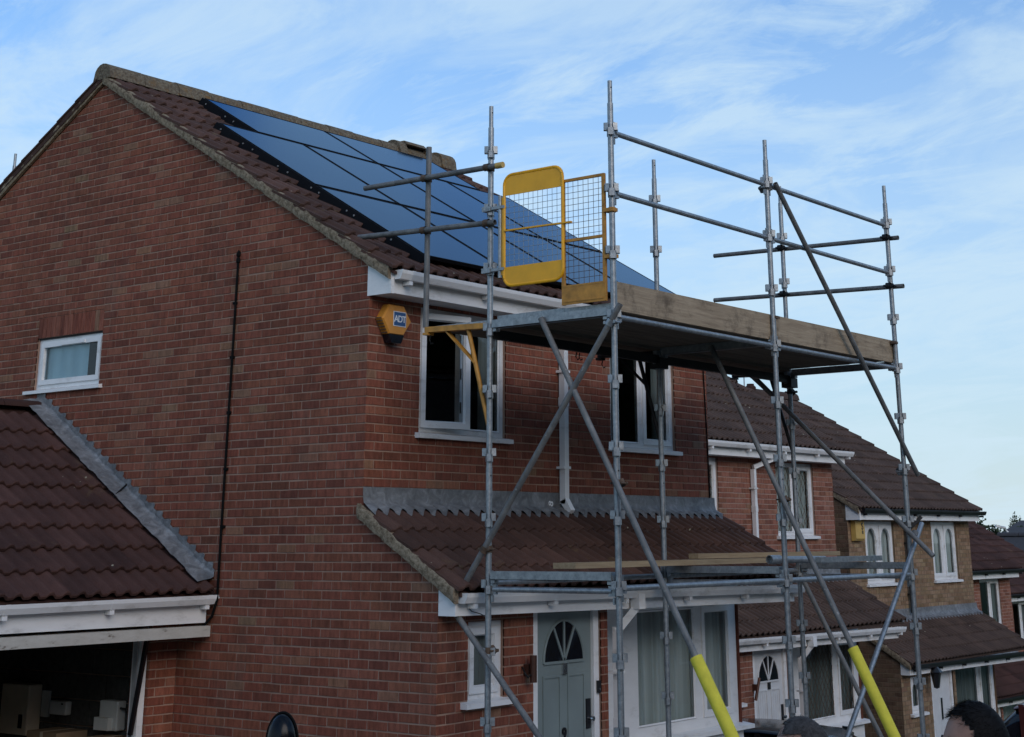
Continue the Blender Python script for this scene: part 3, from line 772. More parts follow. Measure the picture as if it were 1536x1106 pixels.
    MB().box(ox-.010, ox+.03, oy-.266, oy-.236, 4.903+oz, 5.085+oz).build('corner_trim', 'upvc', fascia)
    gutter(H, 'gutter', ox+.03, X1+.13, oy-.262, 5.10+oz, gut)
    # ---- porch roof
    PT, PS = 3.13+oz, .60; zp = lambda y: PT+PS*(y-oy)
    ps = MB().prism([(ox, oy+.02, zp(oy+.02)-.014), (ox, oy-1.08, zp(oy-1.08)-.014), (ox, oy-1.08, zp(oy-1.08)-.04), (ox, oy+.02, zp(oy+.02)-.06)], (X1-ox+.05, 0, 0))
    proof = ps.build('porch_roof', tm, H)
    tile_slope(proof, ox-.05, X1+.10, oy-1.09, zp(oy-1.09), PS, 4, tm, porch_single, seed=int(ox)+91, gauge=.285)
    verge_strip(proof, 'verge', ox, [(oy+.02, zp(oy+.02)+.02), (oy-.55, zp(oy-.55)+.02), (oy-.85, zp(oy-.85)+.015), (oy-1.06, zp(oy-1.06)+.01)], .11, .065, 'verge_mortar', 15+int(ox))
    # lead flashing dressed over the tile rolls
    ntl = round((X1+.15-ox)/TW); pit = (X1+.15-ox)/ntl/2; fl = MB(); nx = int((X1+.11-ox)/(pit/8))
    PR = [(0, 0), (.052, .003), (.074, .026), (.092, .034), (.116, .033), (.134, .012), (.15, 0)]
    def roll(u):
        u = u % 1*.15
        for (a0, h0), (a1, h1) in zip(PR, PR[1:]):
            if a0 <= u <= a1: return h0+(h1-h0)*(u-a0)/(a1-a0)
        return 0
    for i in range(nx+1):
        x = ox-.012+i*pit/8; u = (x-(ox-.05))/pit; hh = max(roll(u-.06), roll(u), roll(u+.06)); tri = 1-abs(((u-.68+.5) % 1)-.5)*2
        dd = .165-.042*tri+rnd.uniform(-.004, .004); w_ = rnd.uniform(-.002, .002)
        fl.v += [(x, oy-.006, 3.303+oz), (x, oy-.008+w_*.3, 3.22+oz), (x, oy-.020+w_, 3.175+oz), (x, oy-.07, zp(oy-.07)+.045+hh*.6+w_), (x, oy-dd, zp(oy-dd)+(hh+.030)/.857)]
    for i in range(nx):
        for k in range(4): fl.f.append((i*5+k, i*5+5+k, i*5+6+k, i*5+1+k))
    fl.build('lead_flashing', 'lead', proof, smooth='all')
    fall = .07
    pf = MB().prism([(ox+.004, oy-1.02, 2.30+oz), (ox+.004, oy-1.02, 2.45+oz), (ox+.004, oy-.998, 2.45+oz), (ox+.004, oy-.998, 2.30+oz)], (X1-ox-.05, 0, -fall*.9)).build('porch_fascia', 'upvc', H)
    MB().prism([(ox+.01, oy-.996, 2.32+oz), (ox+.01, oy-.29, 2.32+oz), (ox+.01, oy-.29, 2.335+oz), (ox+.01, oy-.996, 2.335+oz)], (X1-ox-.06, 0, 0)).build('soffit', 'upvc', pf)
    MB().prism([(ox-.006, oy-.86, 2.30+oz), (ox-.006, oy-1.035, 2.30+oz), (ox-.006, oy-1.035, 2.46+oz), (ox-.006, oy-.86, 2.55+oz)], (.012, 0, 0)).build('box_end', 'upvc', pf)
    gutter(H, 'porch_gutter', ox+.03, X1+.02, oy-1.03, 2.47+oz, gut, fall)
    return H
F = Vector((0, 0, 0))
h1 = house('brick_house', 'nearest red brick house with solar panels on its brown tiled roof', (0, 0, 0), 'brick_red', 'mortar', 'tile', 'brick_red', nsing=(150, 110, 40), main=True)
h2 = house('brick_house', 'orange brick house with leaded windows behind the right end of the scaffold', (8.70, 3.0, -.87), 'brick_orange', 'mortar_orange', 'tile_grey', 'brick_orange', nsing=(0, 200, 60), style='lead', doormat='door_white')
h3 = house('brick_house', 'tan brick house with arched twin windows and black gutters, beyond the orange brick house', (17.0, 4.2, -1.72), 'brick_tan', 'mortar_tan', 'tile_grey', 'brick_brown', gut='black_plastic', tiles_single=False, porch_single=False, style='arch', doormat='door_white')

# downpipes
def swan(parent, x, y, zt_, z0, mat, dx=0.0, shoe=True):
    o = square_pipe(parent, 'downpipe', x, y, z0, zt_-.28, mat, shoe=shoe)
    MB().box(x+dx-.04, x+dx+.04, y-.235, y-.155, zt_-.1, zt_+.02).beam((x+dx, y-.195, zt_-.09), (x, y, zt_-.25), .066, .066).build('swan_neck', mat, o)
    return o
swan(h1, 2.735, -.055, 5.02, 3.20, 'upvc')
swan(h2, 11.53, 2.945, 4.16, 2.32, 'upvc', .42)
pd = square_pipe(h1, 'porch_downpipe', 2.36, -.92, .0, 2.12, 'upvc', shoe=False)
MB().box(2.40, 2.50, -1.135, -1.04, 2.27, 2.40).beam((2.45, -1.09, 2.30), (2.36, -.92, 2.08), .066, .066).build('swan_neck', 'upvc', pd)
pd = square_pipe(h2, 'porch_downpipe', 11.15, 2.08, -1.2, 1.25, 'upvc', shoe=False)
MB().box(11.16, 11.26, 1.865, 1.96, 1.40, 1.53).beam((11.21, 1.91, 1.43), (11.15, 2.08, 1.21), .066, .066).build('swan_neck', 'upvc', pd)
pd = square_pipe(h3, 'downpipe', 19.35, 4.12, 1.5, 3.05, 'black_plastic', shoe=False)
MB().beam((19.5, 3.88, 3.26), (19.35, 4.12, 3.0), .07, .07).build('swan_neck', 'black_plastic', pd)

# gable window of the nearest house (faces -x)
def gable_window(H):
    y0, y1, z0, z1 = 3.702, 4.788, 4.388, 4.912; x = .035
    fr = MB(); t = .05
    for a, b, c, d in ((y0, y1, z0, z0+t), (y0, y1, z1-t, z1), (y0, y0+t, z0+t, z1-t), (y1-t, y1, z0+t, z1-t)): fr.box(x, x+.06, a, b, c, d)
    w = fr.build('window', 'upvc', H); w['label'] = 'small frosted window high in the gable wall'
    s = MB(); ts = .05; a0, a1, b0, b1 = y0+.046, y1-.046, z0+.046, z1-.046
    for a, b, c, d in ((a0, a1, b0, b0+ts), (a0, a1, b1-ts, b1), (a0, a0+ts, b0+ts, b1-ts), (a1-ts, a1, b0+ts, b1-ts)): s.box(x-.016, x+.03, a, b, c, d)
    s.build('sash', 'upvc', w)
    MB().poly([(x+.018, a0+ts, b0+ts), (x+.018, a0+ts, b1-ts), (x+.018, a1-ts, b1-ts), (x+.018, a1-ts, b0+ts)]).build('pane', 'glass_frost', w)
    MB().box(x-.028, x-.014, 4.0, 4.4, b1-.045, b1-.015).build('vent_cover', 'upvc', w)
    # pale blind on the left two thirds, curtain edge on the right
    mb = MB(); n = 24
    P = [(4.02+(a1-4.02)*i/n, .09+.006*math.sin(i*.9)) for i in range(n+1)]
    for (ya, xa), (yb, xb) in zip(P, P[1:]): mb.poly([(xa, ya, z0), (xb, yb, z0), (xb, yb, z1), (xa, ya, z1)])
    mb.build('blind', 'frost_back', w, smooth='all')
    MB().prism([(x+.03, y0-.06, z0+.006), (x-.08, y0-.06, z0-.012), (x-.08, y0-.06, z0-.045), (x+.03, y0-.06, z0-.045)], (0, y1-y0+.18, 0)).build('sill', 'upvc', w)
gable_window(h1)

# ridge vent terminal and end ridge on the nearest house
rv = MB(); yc, zr = 4.0, 7.67
def half(mb, x0, x1, r, z, sq=1.):
    pts = [(r*1.08, -.07)]+[(r*math.cos(t), r*sq*math.sin(t)) for t in (math.pi*i/10 for i in range(11))]+[(-r*1.08, -.07)]
    mb.prism([(x0, yc+a, z+b) for a, b in pts], (x1-x0, 0, 0))
half(rv, 4.46, 4.60, .165, zr-.01, 1.05); half(rv, 4.98, 5.10, .165, zr-.01, 1.05)
rv.box(4.60, 4.98, yc-.15, yc+.15, zr-.08, zr+.02)
rv.prism([(4.60, yc-.165, zr+.105), (4.60, yc-.09, zr+.165), (4.60, yc+.09, zr+.165), (4.60, yc+.165, zr+.105)], (.38, 0, 0))
vent = rv.build('ridge_vent', 'ridge_lichen', h1, smooth=True)
MB().box(4.60, 4.98, yc-.08, yc+.08, zr+.02, zr+.105).build('vent_slot', 'dark_steel', vent)
e2 = MB(); half(e2, 5.28, 5.56, .16, zr-.01); e2.build('end_ridge', 'ridge_lichen', h1, smooth=True)

# black cable down the gable, over the garage
cb = MB(); cb.path([(-.014, 1.71, 5.46), (-.016, 1.715, 4.6), (-.014, 1.73, 3.6), (-.016, 1.735, 2.9), (-.014, 1.74, 2.38), (-.03, 1.78, 2.24), (-.05, 1.85, 2.17), (-.10, 2.0, 2.14)], .012, 8)
for z in (5.46, 5.40): cb.lathe((-.014, 1.71, z), [(.006, -.03), (.02, -.015), (.02, .015), (.004, .04)], 8)
for z in (5.0, 4.5, 4.0, 3.5, 3.0): cb.box(-.024, .004, 1.70, 1.745, z-.012, z+.012)
cb.build('cable', 'cable_black', h1, smooth=True)
cb2 = MB().path([(5.42, -.012, 4.9), (5.44, -.012, 4.4), (5.46, -.012, 3.9), (5.47, -.013, 3.3)], .008, 6); cb2.build('cable', 'cable_black', h1)
cb3 = MB().path([(.16, -1.03, 2.36), (.19, -1.04, 2.33), (.28, -1.05, 2.31), (.38, -1.04, 2.28)], .004, 5); cb3.build('cable', 'black_plastic', h1)

def text_mesh(name, txt, size, mat, parent, M, extrude=.001, shear=0., spacing=1.):
    cu = bpy.data.curves.new(name, 'FONT'); cu.body = txt; cu.size = size; cu.extrude = extrude; cu.align_x = 'CENTER'; cu.align_y = 'CENTER'; cu.space_character = spacing; cu.offset = size*.018
    o = bpy.data.objects.new(name, cu); link(o); bpy.context.view_layer.update()
    me = bpy.data.meshes.new_from_object(o.evaluated_get(bpy.context.evaluated_depsgraph_get()))
    bpy.data.objects.remove(o); me.materials.clear(); me.materials.append(MATS[mat]); me.transform(M)
    q = bpy.data.objects.new(name, me); link(q); attach(q, parent); return q
FRONT = Matrix.Rotation(R(90), 4, 'X')        # text upright, facing -y
# house number on the teal door
text_mesh('house_number', '9', .13, 'black_plastic', h1, Matrix.Translation((1.70, -.812, 1.285)) @ FRONT, .004)
# chalk marks on the lead
text_mesh('chalk_mark', '8', .10, 'logo_white', h1, Matrix.Translation((2.56, -.024, 3.20)) @ FRONT @ Matrix.Rotation(R(80), 4, 'Z'), .0004)

# ------------------------------------------------------------------ garage
G = empty('garage', (-1.5, 2.3, gz(-1.5, 2.3)), 'brown tiled garage with its white door open, built against the brick gable', 'garage')
zt = lambda y: 2.44+.605*(y-1.76)
sl = MB().prism([(-3.3, 1.76, zt(1.76)-.014), (-3.3, 4.72, zt(4.72)-.014), (-3.3, 4.72, zt(4.72)-.07), (-3.3, 1.76, zt(1.76)-.04)], (3.29, 0, 0))
sl.prism([(-3.3, 7.6, zt(1.76)), (-3.3, 4.72, zt(4.72)), (-3.3, 4.72, zt(4.72)-.07), (-3.3, 7.6, zt(1.76)-.06)], (3.29, 0, 0))
groof = sl.build('roof', 'tile_clean', G)
tile_slope(groof, -3.36, -.06, 1.74, zt(1.74), .605, 9, 'tile_clean', True, seed=55, gauge=.352)
for i in range(7):
    a = -3.3+i*.47; MB().prism([(a+.004, 4.66+.12*math.cos(t), zt(4.66)+.0+.075*math.sin(t)) for t in (math.pi*k/8 for k in range(9))], (.462, 0, 0)).build('ridge_tile', 'tile_clean', groof, smooth=True)
# lead: soaker lying on the tiles and stepped flashing up the brickwork
ld = MB(); n = 60; rr = random.Random(4)
for i in range(n+1):
    y = 1.80+(4.66-1.80)*i/n; w = .20+.006*math.sin(i*.9)+rr.uniform(-.005, .005)
    j = lambda: rr.uniform(-.005, .005)
    ld.v += [(-.012, y, zt(y)+.17), (-.016, y, zt(y)+.115+j()), (-.05+j(), y, zt(y)+.096), (-.11, y, zt(y)+.092+j()), (-w, y, zt(y)+.078+j())]
for i in range(n):
    for k in range(4): ld.f.append((i*5+k, i*5+5+k, i*5+6+k, i*5+1+k))
lead = ld.build('lead_flashing', 'lead', groof, smooth='all')
st = MB()
for k in range(30, 60):
    z = k*.075; yA = 1.76+(z-.15-2.44)/.605
    if not (1.86 < yA < 4.72): continue
    st.prism([(-.011, yA+.02, z), (-.011, yA-.105, z), (-.011, yA-.125, z-.012), (-.011, yA-.105, z-.085), (-.011, yA+.02, z-.09)], (-.004-.001*(k % 2), 0, 0))
st.build('stepped_flashing', 'lead', groof)
st = MB().beam((-.03, 3.10, zt(3.1)+.15), (-.2, 3.06, zt(3.06)+.058), .004, .02); st.build('lead_joint', 'dark_steel', groof)
gutter(G, 'gutter', -3.3, .0, 1.835, 2.40, 'upvc', -.02)
MB().box(-3.3, -.045, 1.84, 1.862, 2.19, 2.405).build('fascia', 'upvc', G)
MB().box(-3.28, -.05, 1.862, 2.25, 2.20, 2.212).build('soffit', 'painted_timber', G)
MB().box(-3.3, -.02, 1.80, 1.93, 2.075, 2.165).build('door_edge', 'painted_timber', G)
# raised door panel inside
MB().box(-2.9, -.35, 1.94, 3.6, 2.10, 2.13).build('door_panel', 'painted_timber', G)
brick_wall(G, 'garage_pier', 'x', 2.25, [[(-.30, -.6), (-.004, -.6), (-.004, 2.2), (-.30, 2.2)]], [], 'brick_red', 'mortar', 77, 40, phase=1, zmin=1.0)
brick_wall(G, 'garage_pier', 'y', -.30, [[(2.25, -.6), (2.50, -.6), (2.50, 2.2), (2.25, 2.2)]], [], 'brick_red', 'mortar', 78, 0)
brick_wall(G, 'garage_pier', 'x', 2.25, [[(-3.3, -.6), (-2.75, -.6), (-2.75, 2.2), (-3.3, 2.2)]], [], 'brick_red', 'mortar', 79, 0)
fr = MB().box(-.375, -.31, 2.28, 2.40, -.2, 2.15).box(-2.74, -2.68, 2.28, 2.40, -.2, 2.15).box(-2.68, -.375, 2.28, 2.40, 2.09, 2.15)
frm = fr.build('door_frame', 'upvc', G)
MB().box(-.395, -.378, 2.31, 2.36, -.1, 2.1).build('door_track', 'lamp_metal', frm)
arm = MB().beam((-.42, 2.30, 1.28), (-.40, 2.18, 2.08), .03, .035).build('door_arm', 'black_plastic', G)
# inner walls: concrete blocks
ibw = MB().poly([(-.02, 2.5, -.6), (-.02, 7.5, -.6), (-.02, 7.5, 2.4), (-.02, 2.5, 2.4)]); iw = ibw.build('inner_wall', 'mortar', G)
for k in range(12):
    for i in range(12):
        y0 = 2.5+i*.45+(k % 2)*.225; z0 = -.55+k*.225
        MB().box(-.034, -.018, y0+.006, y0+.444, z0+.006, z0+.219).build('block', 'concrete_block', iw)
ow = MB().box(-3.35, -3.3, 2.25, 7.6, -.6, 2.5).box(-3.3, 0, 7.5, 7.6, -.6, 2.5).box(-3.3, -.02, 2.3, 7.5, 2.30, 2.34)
ow.build('outer_wall', 'concrete_block', G)
MB().poly([(-3.3, 2.0, .12), (-.02, 2.0, .0), (-.02, 7.5, .0), (-3.3, 7.5, .12)]).build('floor', 'paving', G)

# things on the garage wall
def wall_box(name, label, cat, y0, y1, z0, z1, d, mat, extra=None):
    e = empty(name, (-.036, (y0+y1)/2, z0), label, cat)
    mb = MB().box(-.036-d, -.0365, y0, y1, z0, z1); b = mb.build('case', mat, e)
    md = b.modifiers.new('bevel', 'BEVEL'); md.width = .012; md.segments = 2
    if extra: extra(e)
    return e
def inv(e):
    MB().box(-.036-.155, -.036-.148, 4.20, 4.26, 1.20, 1.32).build('display', 'black_gloss', e)
    MB().box(-.036-.1495, -.036-.149, 4.40, 4.52, 1.535, 1.55).build('lettering', 'rusty_steel', e)
    MB().box(-.06, -.037, 3.99, 4.10, 1.30, 1.53).build('side_case', 'white_box', e)
wall_box('inverter', 'tall cream inverter box with a dark slot on the garage wall', 'inverter', 4.13, 4.57, 1.14, 1.585, .15, 'cream_box', inv)
wall_box('junction_box', 'small white junction box right of the cream inverter', 'box', 3.66, 3.91, 1.335, 1.455, .07, 'white_box', lambda e: MB().box(-.1085, -.106, 3.70, 3.73, 1.425, 1.44).build('knob', 'black_plastic', e))
def mtr(e):
    MB().box(-.036-.15, -.036-.10, 2.92, 3.12, 1.255, 1.36).build('lower_cover', 'white_box', e)
    MB().path([(-.10, 2.86, 1.44), (-.11, 2.70, 1.43), (-.12, 2.60, 1.425), (-.12, 2.55, 1.40)], .012, 6).build('conduit', 'black_plastic', e)
wall_box('meter_box', 'white meter box near the garage door post with black conduit', 'box', 2.86, 3.12, 1.25, 1.50, .10, 'white_box', mtr)
for nm, lb, y0, y1, z0, z1, d in (('storage_carton', 'brown carton below the white junction box in the garage', 3.38, 3.82, .80, 1.225, .34), ('storage_carton', 'brown carton below the meter box in the garage', 2.72, 3.06, .75, 1.21, .28)):
    e = empty(nm, (-.3, (y0+y1)/2, z0), lb, 'carton', 'cartons in the garage')
    MB().box(-.05-d, -.05, y0, y1, z0, z1).build('carton_body', 'carton', e)
    MB().box(-.052-d, -.049, (y0+y1)/2-.02, (y0+y1)/2+.02, z1-.12, z1+.001).build('tape', 'cream_box', e)
sh = empty('shelf', (-.2, 3.3, .7), 'dark shelf carrying the cartons in the garage', 'shelf')
MB().box(-.42, -.037, 2.6, 4.0, .71, .745).build('shelf_board', 'board_dark', sh)
for y in (2.7, 3.3, 3.9): MB().beam((-.05, y, .52), (-.38, y, .705), .03, .03).build('shelf_bracket', 'dark_steel', sh)

# ------------------------------------------------------------------ solar panels
SA = math.atan(.59)
def rp_(x, d, off):
    """point on the main roof: x along the ridge, d metres down the slope from the ridge, off above the tile plane"""
    return (x, 4-d*math.cos(SA)-off*math.sin(SA), 5.275+.59*4-d*math.sin(SA)+off*math.cos(SA))
def solar(x0, x1, d0, d1, label):
    e = empty('solar_panel', rp_((x0+x1)/2, d1, .1), label, 'solar panel', 'solar panels on the roof')
    z0, z1 = .095, .128
    def slab(a, b, c, d, o0, o1, inset=0):
        q = MB(); q.v = [rp_(x, dd, o) for o in (o0, o1) for x, dd in ((a, c), (b, c), (b, d), (a, d))]
        q.f = [(0, 1, 2, 3), (7, 6, 5, 4), (4, 5, 1, 0), (5, 6, 2, 1), (6, 7, 3, 2), (7, 4, 0, 3)]; return q
    t = .016; fr = MB()
    for a, b, c, d in ((x0, x1, d0, d0+t), (x0, x1, d1-t, d1), (x0, x0+t, d0+t, d1-t), (x1-t, x1, d0+t, d1-t)):
        s = slab(a, b, c, d, z0, z1); k = len(fr.v); fr.v += s.v; fr.f += [tuple(k+i for i in f) for f in s.f]
    fr.build('frame', 'solar_frame', e)
    slab(x0+t, x1-t, d0+t, d1-t, z0+.004, z1-.003).build('glass', 'solar_glass', e)
cols = [.50, 1.71, 2.92, 4.10, 5.30]
nm = ['leftmost', 'second', 'third', 'rightmost']
g_ = .012
for r, (d0, d1, rn) in enumerate(((1.40, 3.11, 'middle'), (3.13, 4.80, 'bottom'))):
    for c in range(4): solar(cols[c]+g_, cols[c+1]-g_, d0+g_, d1-g_, f'{nm[c]} dark solar panel in the {rn} row of the roof')
solar(1.06+g_, 2.92-g_, .31+g_, 1.38-g_, 'left landscape solar panel in the top row under the ridge')
solar(2.92+g_, 4.78-g_, .31+g_, 1.38-g_, 'right landscape solar panel in the top row under the ridge')
# black edge skirts with clips
def skirt(x, d0, d1, label):
    e = empty('edge_skirt', rp_(x, d1, .02), label, 'panel skirt')
    q = MB(); q.v = [rp_(x+a, d, o) for d in (d0, d1) for a, o in ((-.03, .03), (.004, .03), (.004, .124), (-.006, .124))]
    q.f = [(0, 1, 2, 3), (7, 6, 5, 4), (0, 4, 5, 1), (1, 5, 6, 2), (2, 6, 7, 3), (3, 7, 4, 0)]; q.build('mesh_skirt', 'solar_frame', e)
    d = d0+.12; k = 0
    while d < d1-.05:
        c = rp_(x-.012, d, .085)
        MB().lathe(c, [(.0, -.010), (.009, -.010), (.009, 0), (.0, 0)], 8, 'x').build('clip', 'clip_metal', e)
        d += (.42, .14)[k % 2]+rnd.uniform(-.03, .03); k += 1
skirt(.49, 1.40, 4.82, 'black clipped skirt along the left edge of the lower solar panels')
skirt(1.05, .31, 1.40, 'short black clipped skirt left of the top row of solar panels')
e = empty('mounting_rail', rp_(2.9, 4.8, .05), 'black mounting rails under the solar panels on the roof', 'rail')
for d in (.6, 1.1, 1.8, 2.7, 3.5, 4.4):
    a = rp_(.52 if d > 1.4 else 1.08, d, .075); b = rp_(5.28 if d > 1.4 else 4.76, d, .075)
    MB().beam(a, b, .035, .036, (0, -math.sin(SA), math.cos(SA))).build('rail', 'solar_frame', e)

# ------------------------------------------------------------------ alarm box and wall lights
A = empty('alarm_box', (.28, -.005, 4.52), 'hexagonal yellow alarm box with blue logo under the eaves', 'alarm box')
hexp = [(.17, 4.845), (.355, 4.845), (.455, 4.715), (.355, 4.585), (.17, 4.585), (.085, 4.715)]
mb = MB(); b0 = len(mb.v)
back = [(x, -.004, z) for x, z in hexp]; mid = [(x, -.075, z) for x, z in hexp]; cxx, czz = .27, 4.715
fr_ = [(cxx+(x-cxx)*.93, -.09, czz+(z-czz)*.93) for x, z in hexp]
mb.v = back+mid+fr_
for i in range(6):
    j = (i+1) % 6; mb.f += [(i, j, 6+j, 6+i), (6+i, 6+j, 12+j, 12+i)]
mb.f.append((12, 13, 14, 15, 16, 17))
case = mb.build('case', 'alarm_yellow', A)
lo = MB().prism([(.165, -.006, 4.588), (.36, -.006, 4.588), (.325, -.006, 4.515), (.20, -.006, 4.515)], (0, -.082, 0)); lo.build('strobe_lens', 'black_gloss', A)
for i in range(6):
    z = 4.60+i*.024; x = .165-.082*(z-4.585)/.13-.003
    MB().beam((x-.002, -.012, z), (x-.002, -.078, z), .008, .007).build('louvre', 'rusty_steel', A)
MB().box(.215, .375, -.0935, -.0905, 4.66, 4.79).build('logo_border', 'logo_white', A)
MB().box(.222, .368, -.0955, -.0936, 4.667, 4.783).build('logo_plate', 'logo_blue', A)
text_mesh('logo_lettering', 'ADT', .082, 'logo_white', A, Matrix.Translation((.297, -.0962, 4.722)) @ FRONT, .0006, spacing=.82)
# second house's far alarm box on the tan house
A2 = empty('alarm_box', (17.25, 4.15, 2.82), 'tall pale yellow alarm box on the tan brick house', 'alarm box')
MB().prism([(17.11, 4.19, 3.19), (17.11, 4.10, 3.17), (17.11, 4.09, 2.86), (17.11, 4.13, 2.82), (17.11, 4.19, 2.82)], (.36, 0, 0)).build('case', 'alarm_yellow2', A2)
text_mesh('logo_lettering', 'S', .17, 'black_plastic', A2, Matrix.Translation((17.38, 4.092, 3.07)) @ FRONT, .002)
text_mesh('logo_lettering', 'e', .13, 'black_plastic', A2, Matrix.Translation((17.38, 4.091, 2.98)) @ FRONT, .002)
WL = empty('wall_light', (1.10, -.86, 1.76), 'copper tube wall light left of the teal front door', 'wall light')
MB().tube((1.115, -.935, 1.74), (1.115, -.935, 1.95), .03, hollow=False).build('light_tube', 'copper_light', WL, smooth=True)
MB().box(1.085, 1.145, -.90, -.853, 1.80, 1.88).build('back_plate', 'copper_light', WL)
MB().path([(1.06, -.86, 1.86), (1.04, -.90, 1.82), (1.05, -.93, 1.78), (1.085, -.93, 1.80)], .008, 6).build('bracket', 'dark_steel', WL)
KS = empty('door_bell', (2.165, -.86, 1.60), 'dark doorbell unit on the frame of the teal door', 'doorbell')
MB().box(2.145, 2.185, -.856, -.833, 1.58, 1.68).build('bell_case', 'black_plastic', KS)
MB().lathe((2.165, -.857, 1.61), [(0, -.004), (.011, -.004), (.011, 0)], 12, 'y').build('bell_button', 'chrome', KS)
# lantern on the tan house
LN = empty('lantern', (17.95, 3.35, .35), 'black carriage lantern beside the white panelled door of the tan house', 'lantern')
lm = MB().lathe((17.95, 3.12, .30), [(.0, .0), (.05, .02), (.09, .26), (.13, .28), (.03, .38), (.015, .42), (0, .43)], 6); lm.build('lantern_cage', 'black_plastic', LN)
MB().path([(17.95, 3.34, .62), (17.95, 3.22, .76), (17.95, 3.12, .72)], .012, 6).build('lantern_bracket', 'black_plastic', LN)
# flag-like fan light wall lamp near the white door of the orange house
LW = empty('wall_light', (9.9, 2.15, .95), 'slim slanted wall light left of the white front door', 'wall light')
MB().tube((9.86, 2.09, .78), (9.95, 2.07, 1.06), .02, hollow=False).build('light_tube', 'copper_light', LW, smooth=True)
MB().box(9.88, 9.94, 2.09, 2.148, .90, .98).build('back_plate', 'copper_light', LW)

# ------------------------------------------------------------------ scaffold
SC = empty('scaffold', (.15, -2.5, gz(.15, -2.5)), 'galvanised tube scaffold with boarded platform in front of the nearest house', 'scaffold')
XS, YO, YI, TR = (.14, 2.65, 5.17), -2.5, -1.25, .0242
def vp_mesh():
    mb = MB()
    for k in range(4):
        a = math.pi/2*k; d = Vector((math.cos(a), math.sin(a), 0)); t = Vector((-d.y, d.x, 0)); z = .022 if k % 2 else -.022
        c = d*.042+Vector((0, 0, z))
        # a folded V lug: two cheeks and an outer face
        for s in (-1, 1):
            q = [d*.020+t*(s*.030), d*.056+t*(s*.022), d*.056+t*(s*.016), d*.020+t*(s*.022)]
            mb.prism([tuple(Vector((p.x, p.y, z-.030))) for p in q], (0, 0, .06))
        q = [d*.050+t*.022, d*.056+t*.022, d*.056-t*.022, d*.050-t*.022]
        mb.prism([tuple(Vector((p.x, p.y, z-.030))) for p in q], (0, 0, .06))
    me = bpy.data.meshes.new('v_pressing'); me.from_pydata(mb.v, [], mb.f); me.materials.append(MATS['galvanised']); return me
VP = vp_mesh()
def standard(x, y, ztop, lean=(0, 0), rot=R(37)):
    z0 = gz(x, y)+.06
    mb = MB().tube((x, y, z0), (x+lean[0], y+lean[1], ztop-.19), TR, 18).tube((x+lean[0], y+lean[1], ztop-.21), (x+lean[0]*1.02, y+lean[1]*1.02, ztop), .0190, 14)
    # splice just below the 3.4 m node and pin holes
    mb.tube((x, y, 3.12), (x, y, 3.42), TR+.0018, 18, caps=False)
    mb.box(x-.075, x+.075, y-.075, y+.075, z0-.02, z0)
    o = mb.build('standard', 'galvanised', SC, smooth=True)
    z = .5
    while z < ztop-.3:
        if z > z0+.1: inst('v_pressing', VP, o, (x, y, z+.02), (0, 0, rot))
        z += .5
    for zz in (3.36, ztop-.06):
        v = Vector((x, y, zz)); d = (CAM-v); d.z = 0; d.normalize(); d = Matrix.Rotation(R(35), 3, 'Z') @ d
        rr_ = (TR+.002) if zz < 4 else .0192
        hm = MB().tube(v+d*(rr_-.002), v+d*(rr_+.0006), .007, 8, hollow=False); hm.build('pin_hole', 'dark_steel', o)
    return o
for x in XS:
    standard(x, YO, 6.43+.0*x); standard(x, YI, 6.43 if x < 5 else 6.60)
def tube_part(name, p0, p1, mat='galvanised', r=TR):
    return MB().tube(p0, p1, r, 16).build(name, mat, SC, smooth=True)
def ledger(name, p0, p1, mat='galvanised'):
    """pressed-end ledger: tube plus wedge lug at both ends"""
    p0, p1 = Vector(p0), Vector(p1); d = (p1-p0).normalized()
    o = MB().tube(p0+d*.055, p1-d*.055, TR*.9, 16).build(name, mat, SC, smooth=True)
    for p, s in ((p0, 1), (p1, -1)):
        MB().beam(p+d*s*.028, p+d*s*.085, .028, .075).beam(p+d*s*.034+Vector((0, 0, -.07)), p+d*s*.050+Vector((0, 0, -.07)), .02, .05).beam(p+d*s*.034+Vector((0, 0, .06)), p+d*s*.050+Vector((0, 0, .06)), .02, .06).build('wedge_lug', 'galvanised', o)
    return o
for z in (6.0, 5.5, 4.52, 2.52):
    for a, b in zip(XS, XS[1:]): ledger('guard_rail' if z > 5 else 'ledger', (a, YO, z), (b, YO, z))
for z in (4.48, 2.55):
    for a, b in zip(XS, XS[1:]): ledger('ledger', (a, YI, z), (b, YI, z))
# transoms: angle-iron pairs with end plates
def transom(x, y0, y1, z, mat='galvanised'):
    o = MB().box(x-.034, x-.029, y0, y1, z-.03, z+.035).box(x-.034, x+.0, y0, y1, z-.030, z-.025).box(x+.029, x+.034, y0, y1, z-.03, z+.035).build('transom', mat, SC)
    for y in (y0+.02, y1-.02): MB().box(x-.028, x+.028, y-.02, y+.02, z-.055, z+.01).build('end_plate', 'galvanised', o)
    return o
for x in XS: transom(x, YO+.045, YI-.045, 4.555); transom(x, YO+.045, YI-.045, 2.60); ledger('transom_tube', (x, YO, 2.50), (x, YI, 2.50))
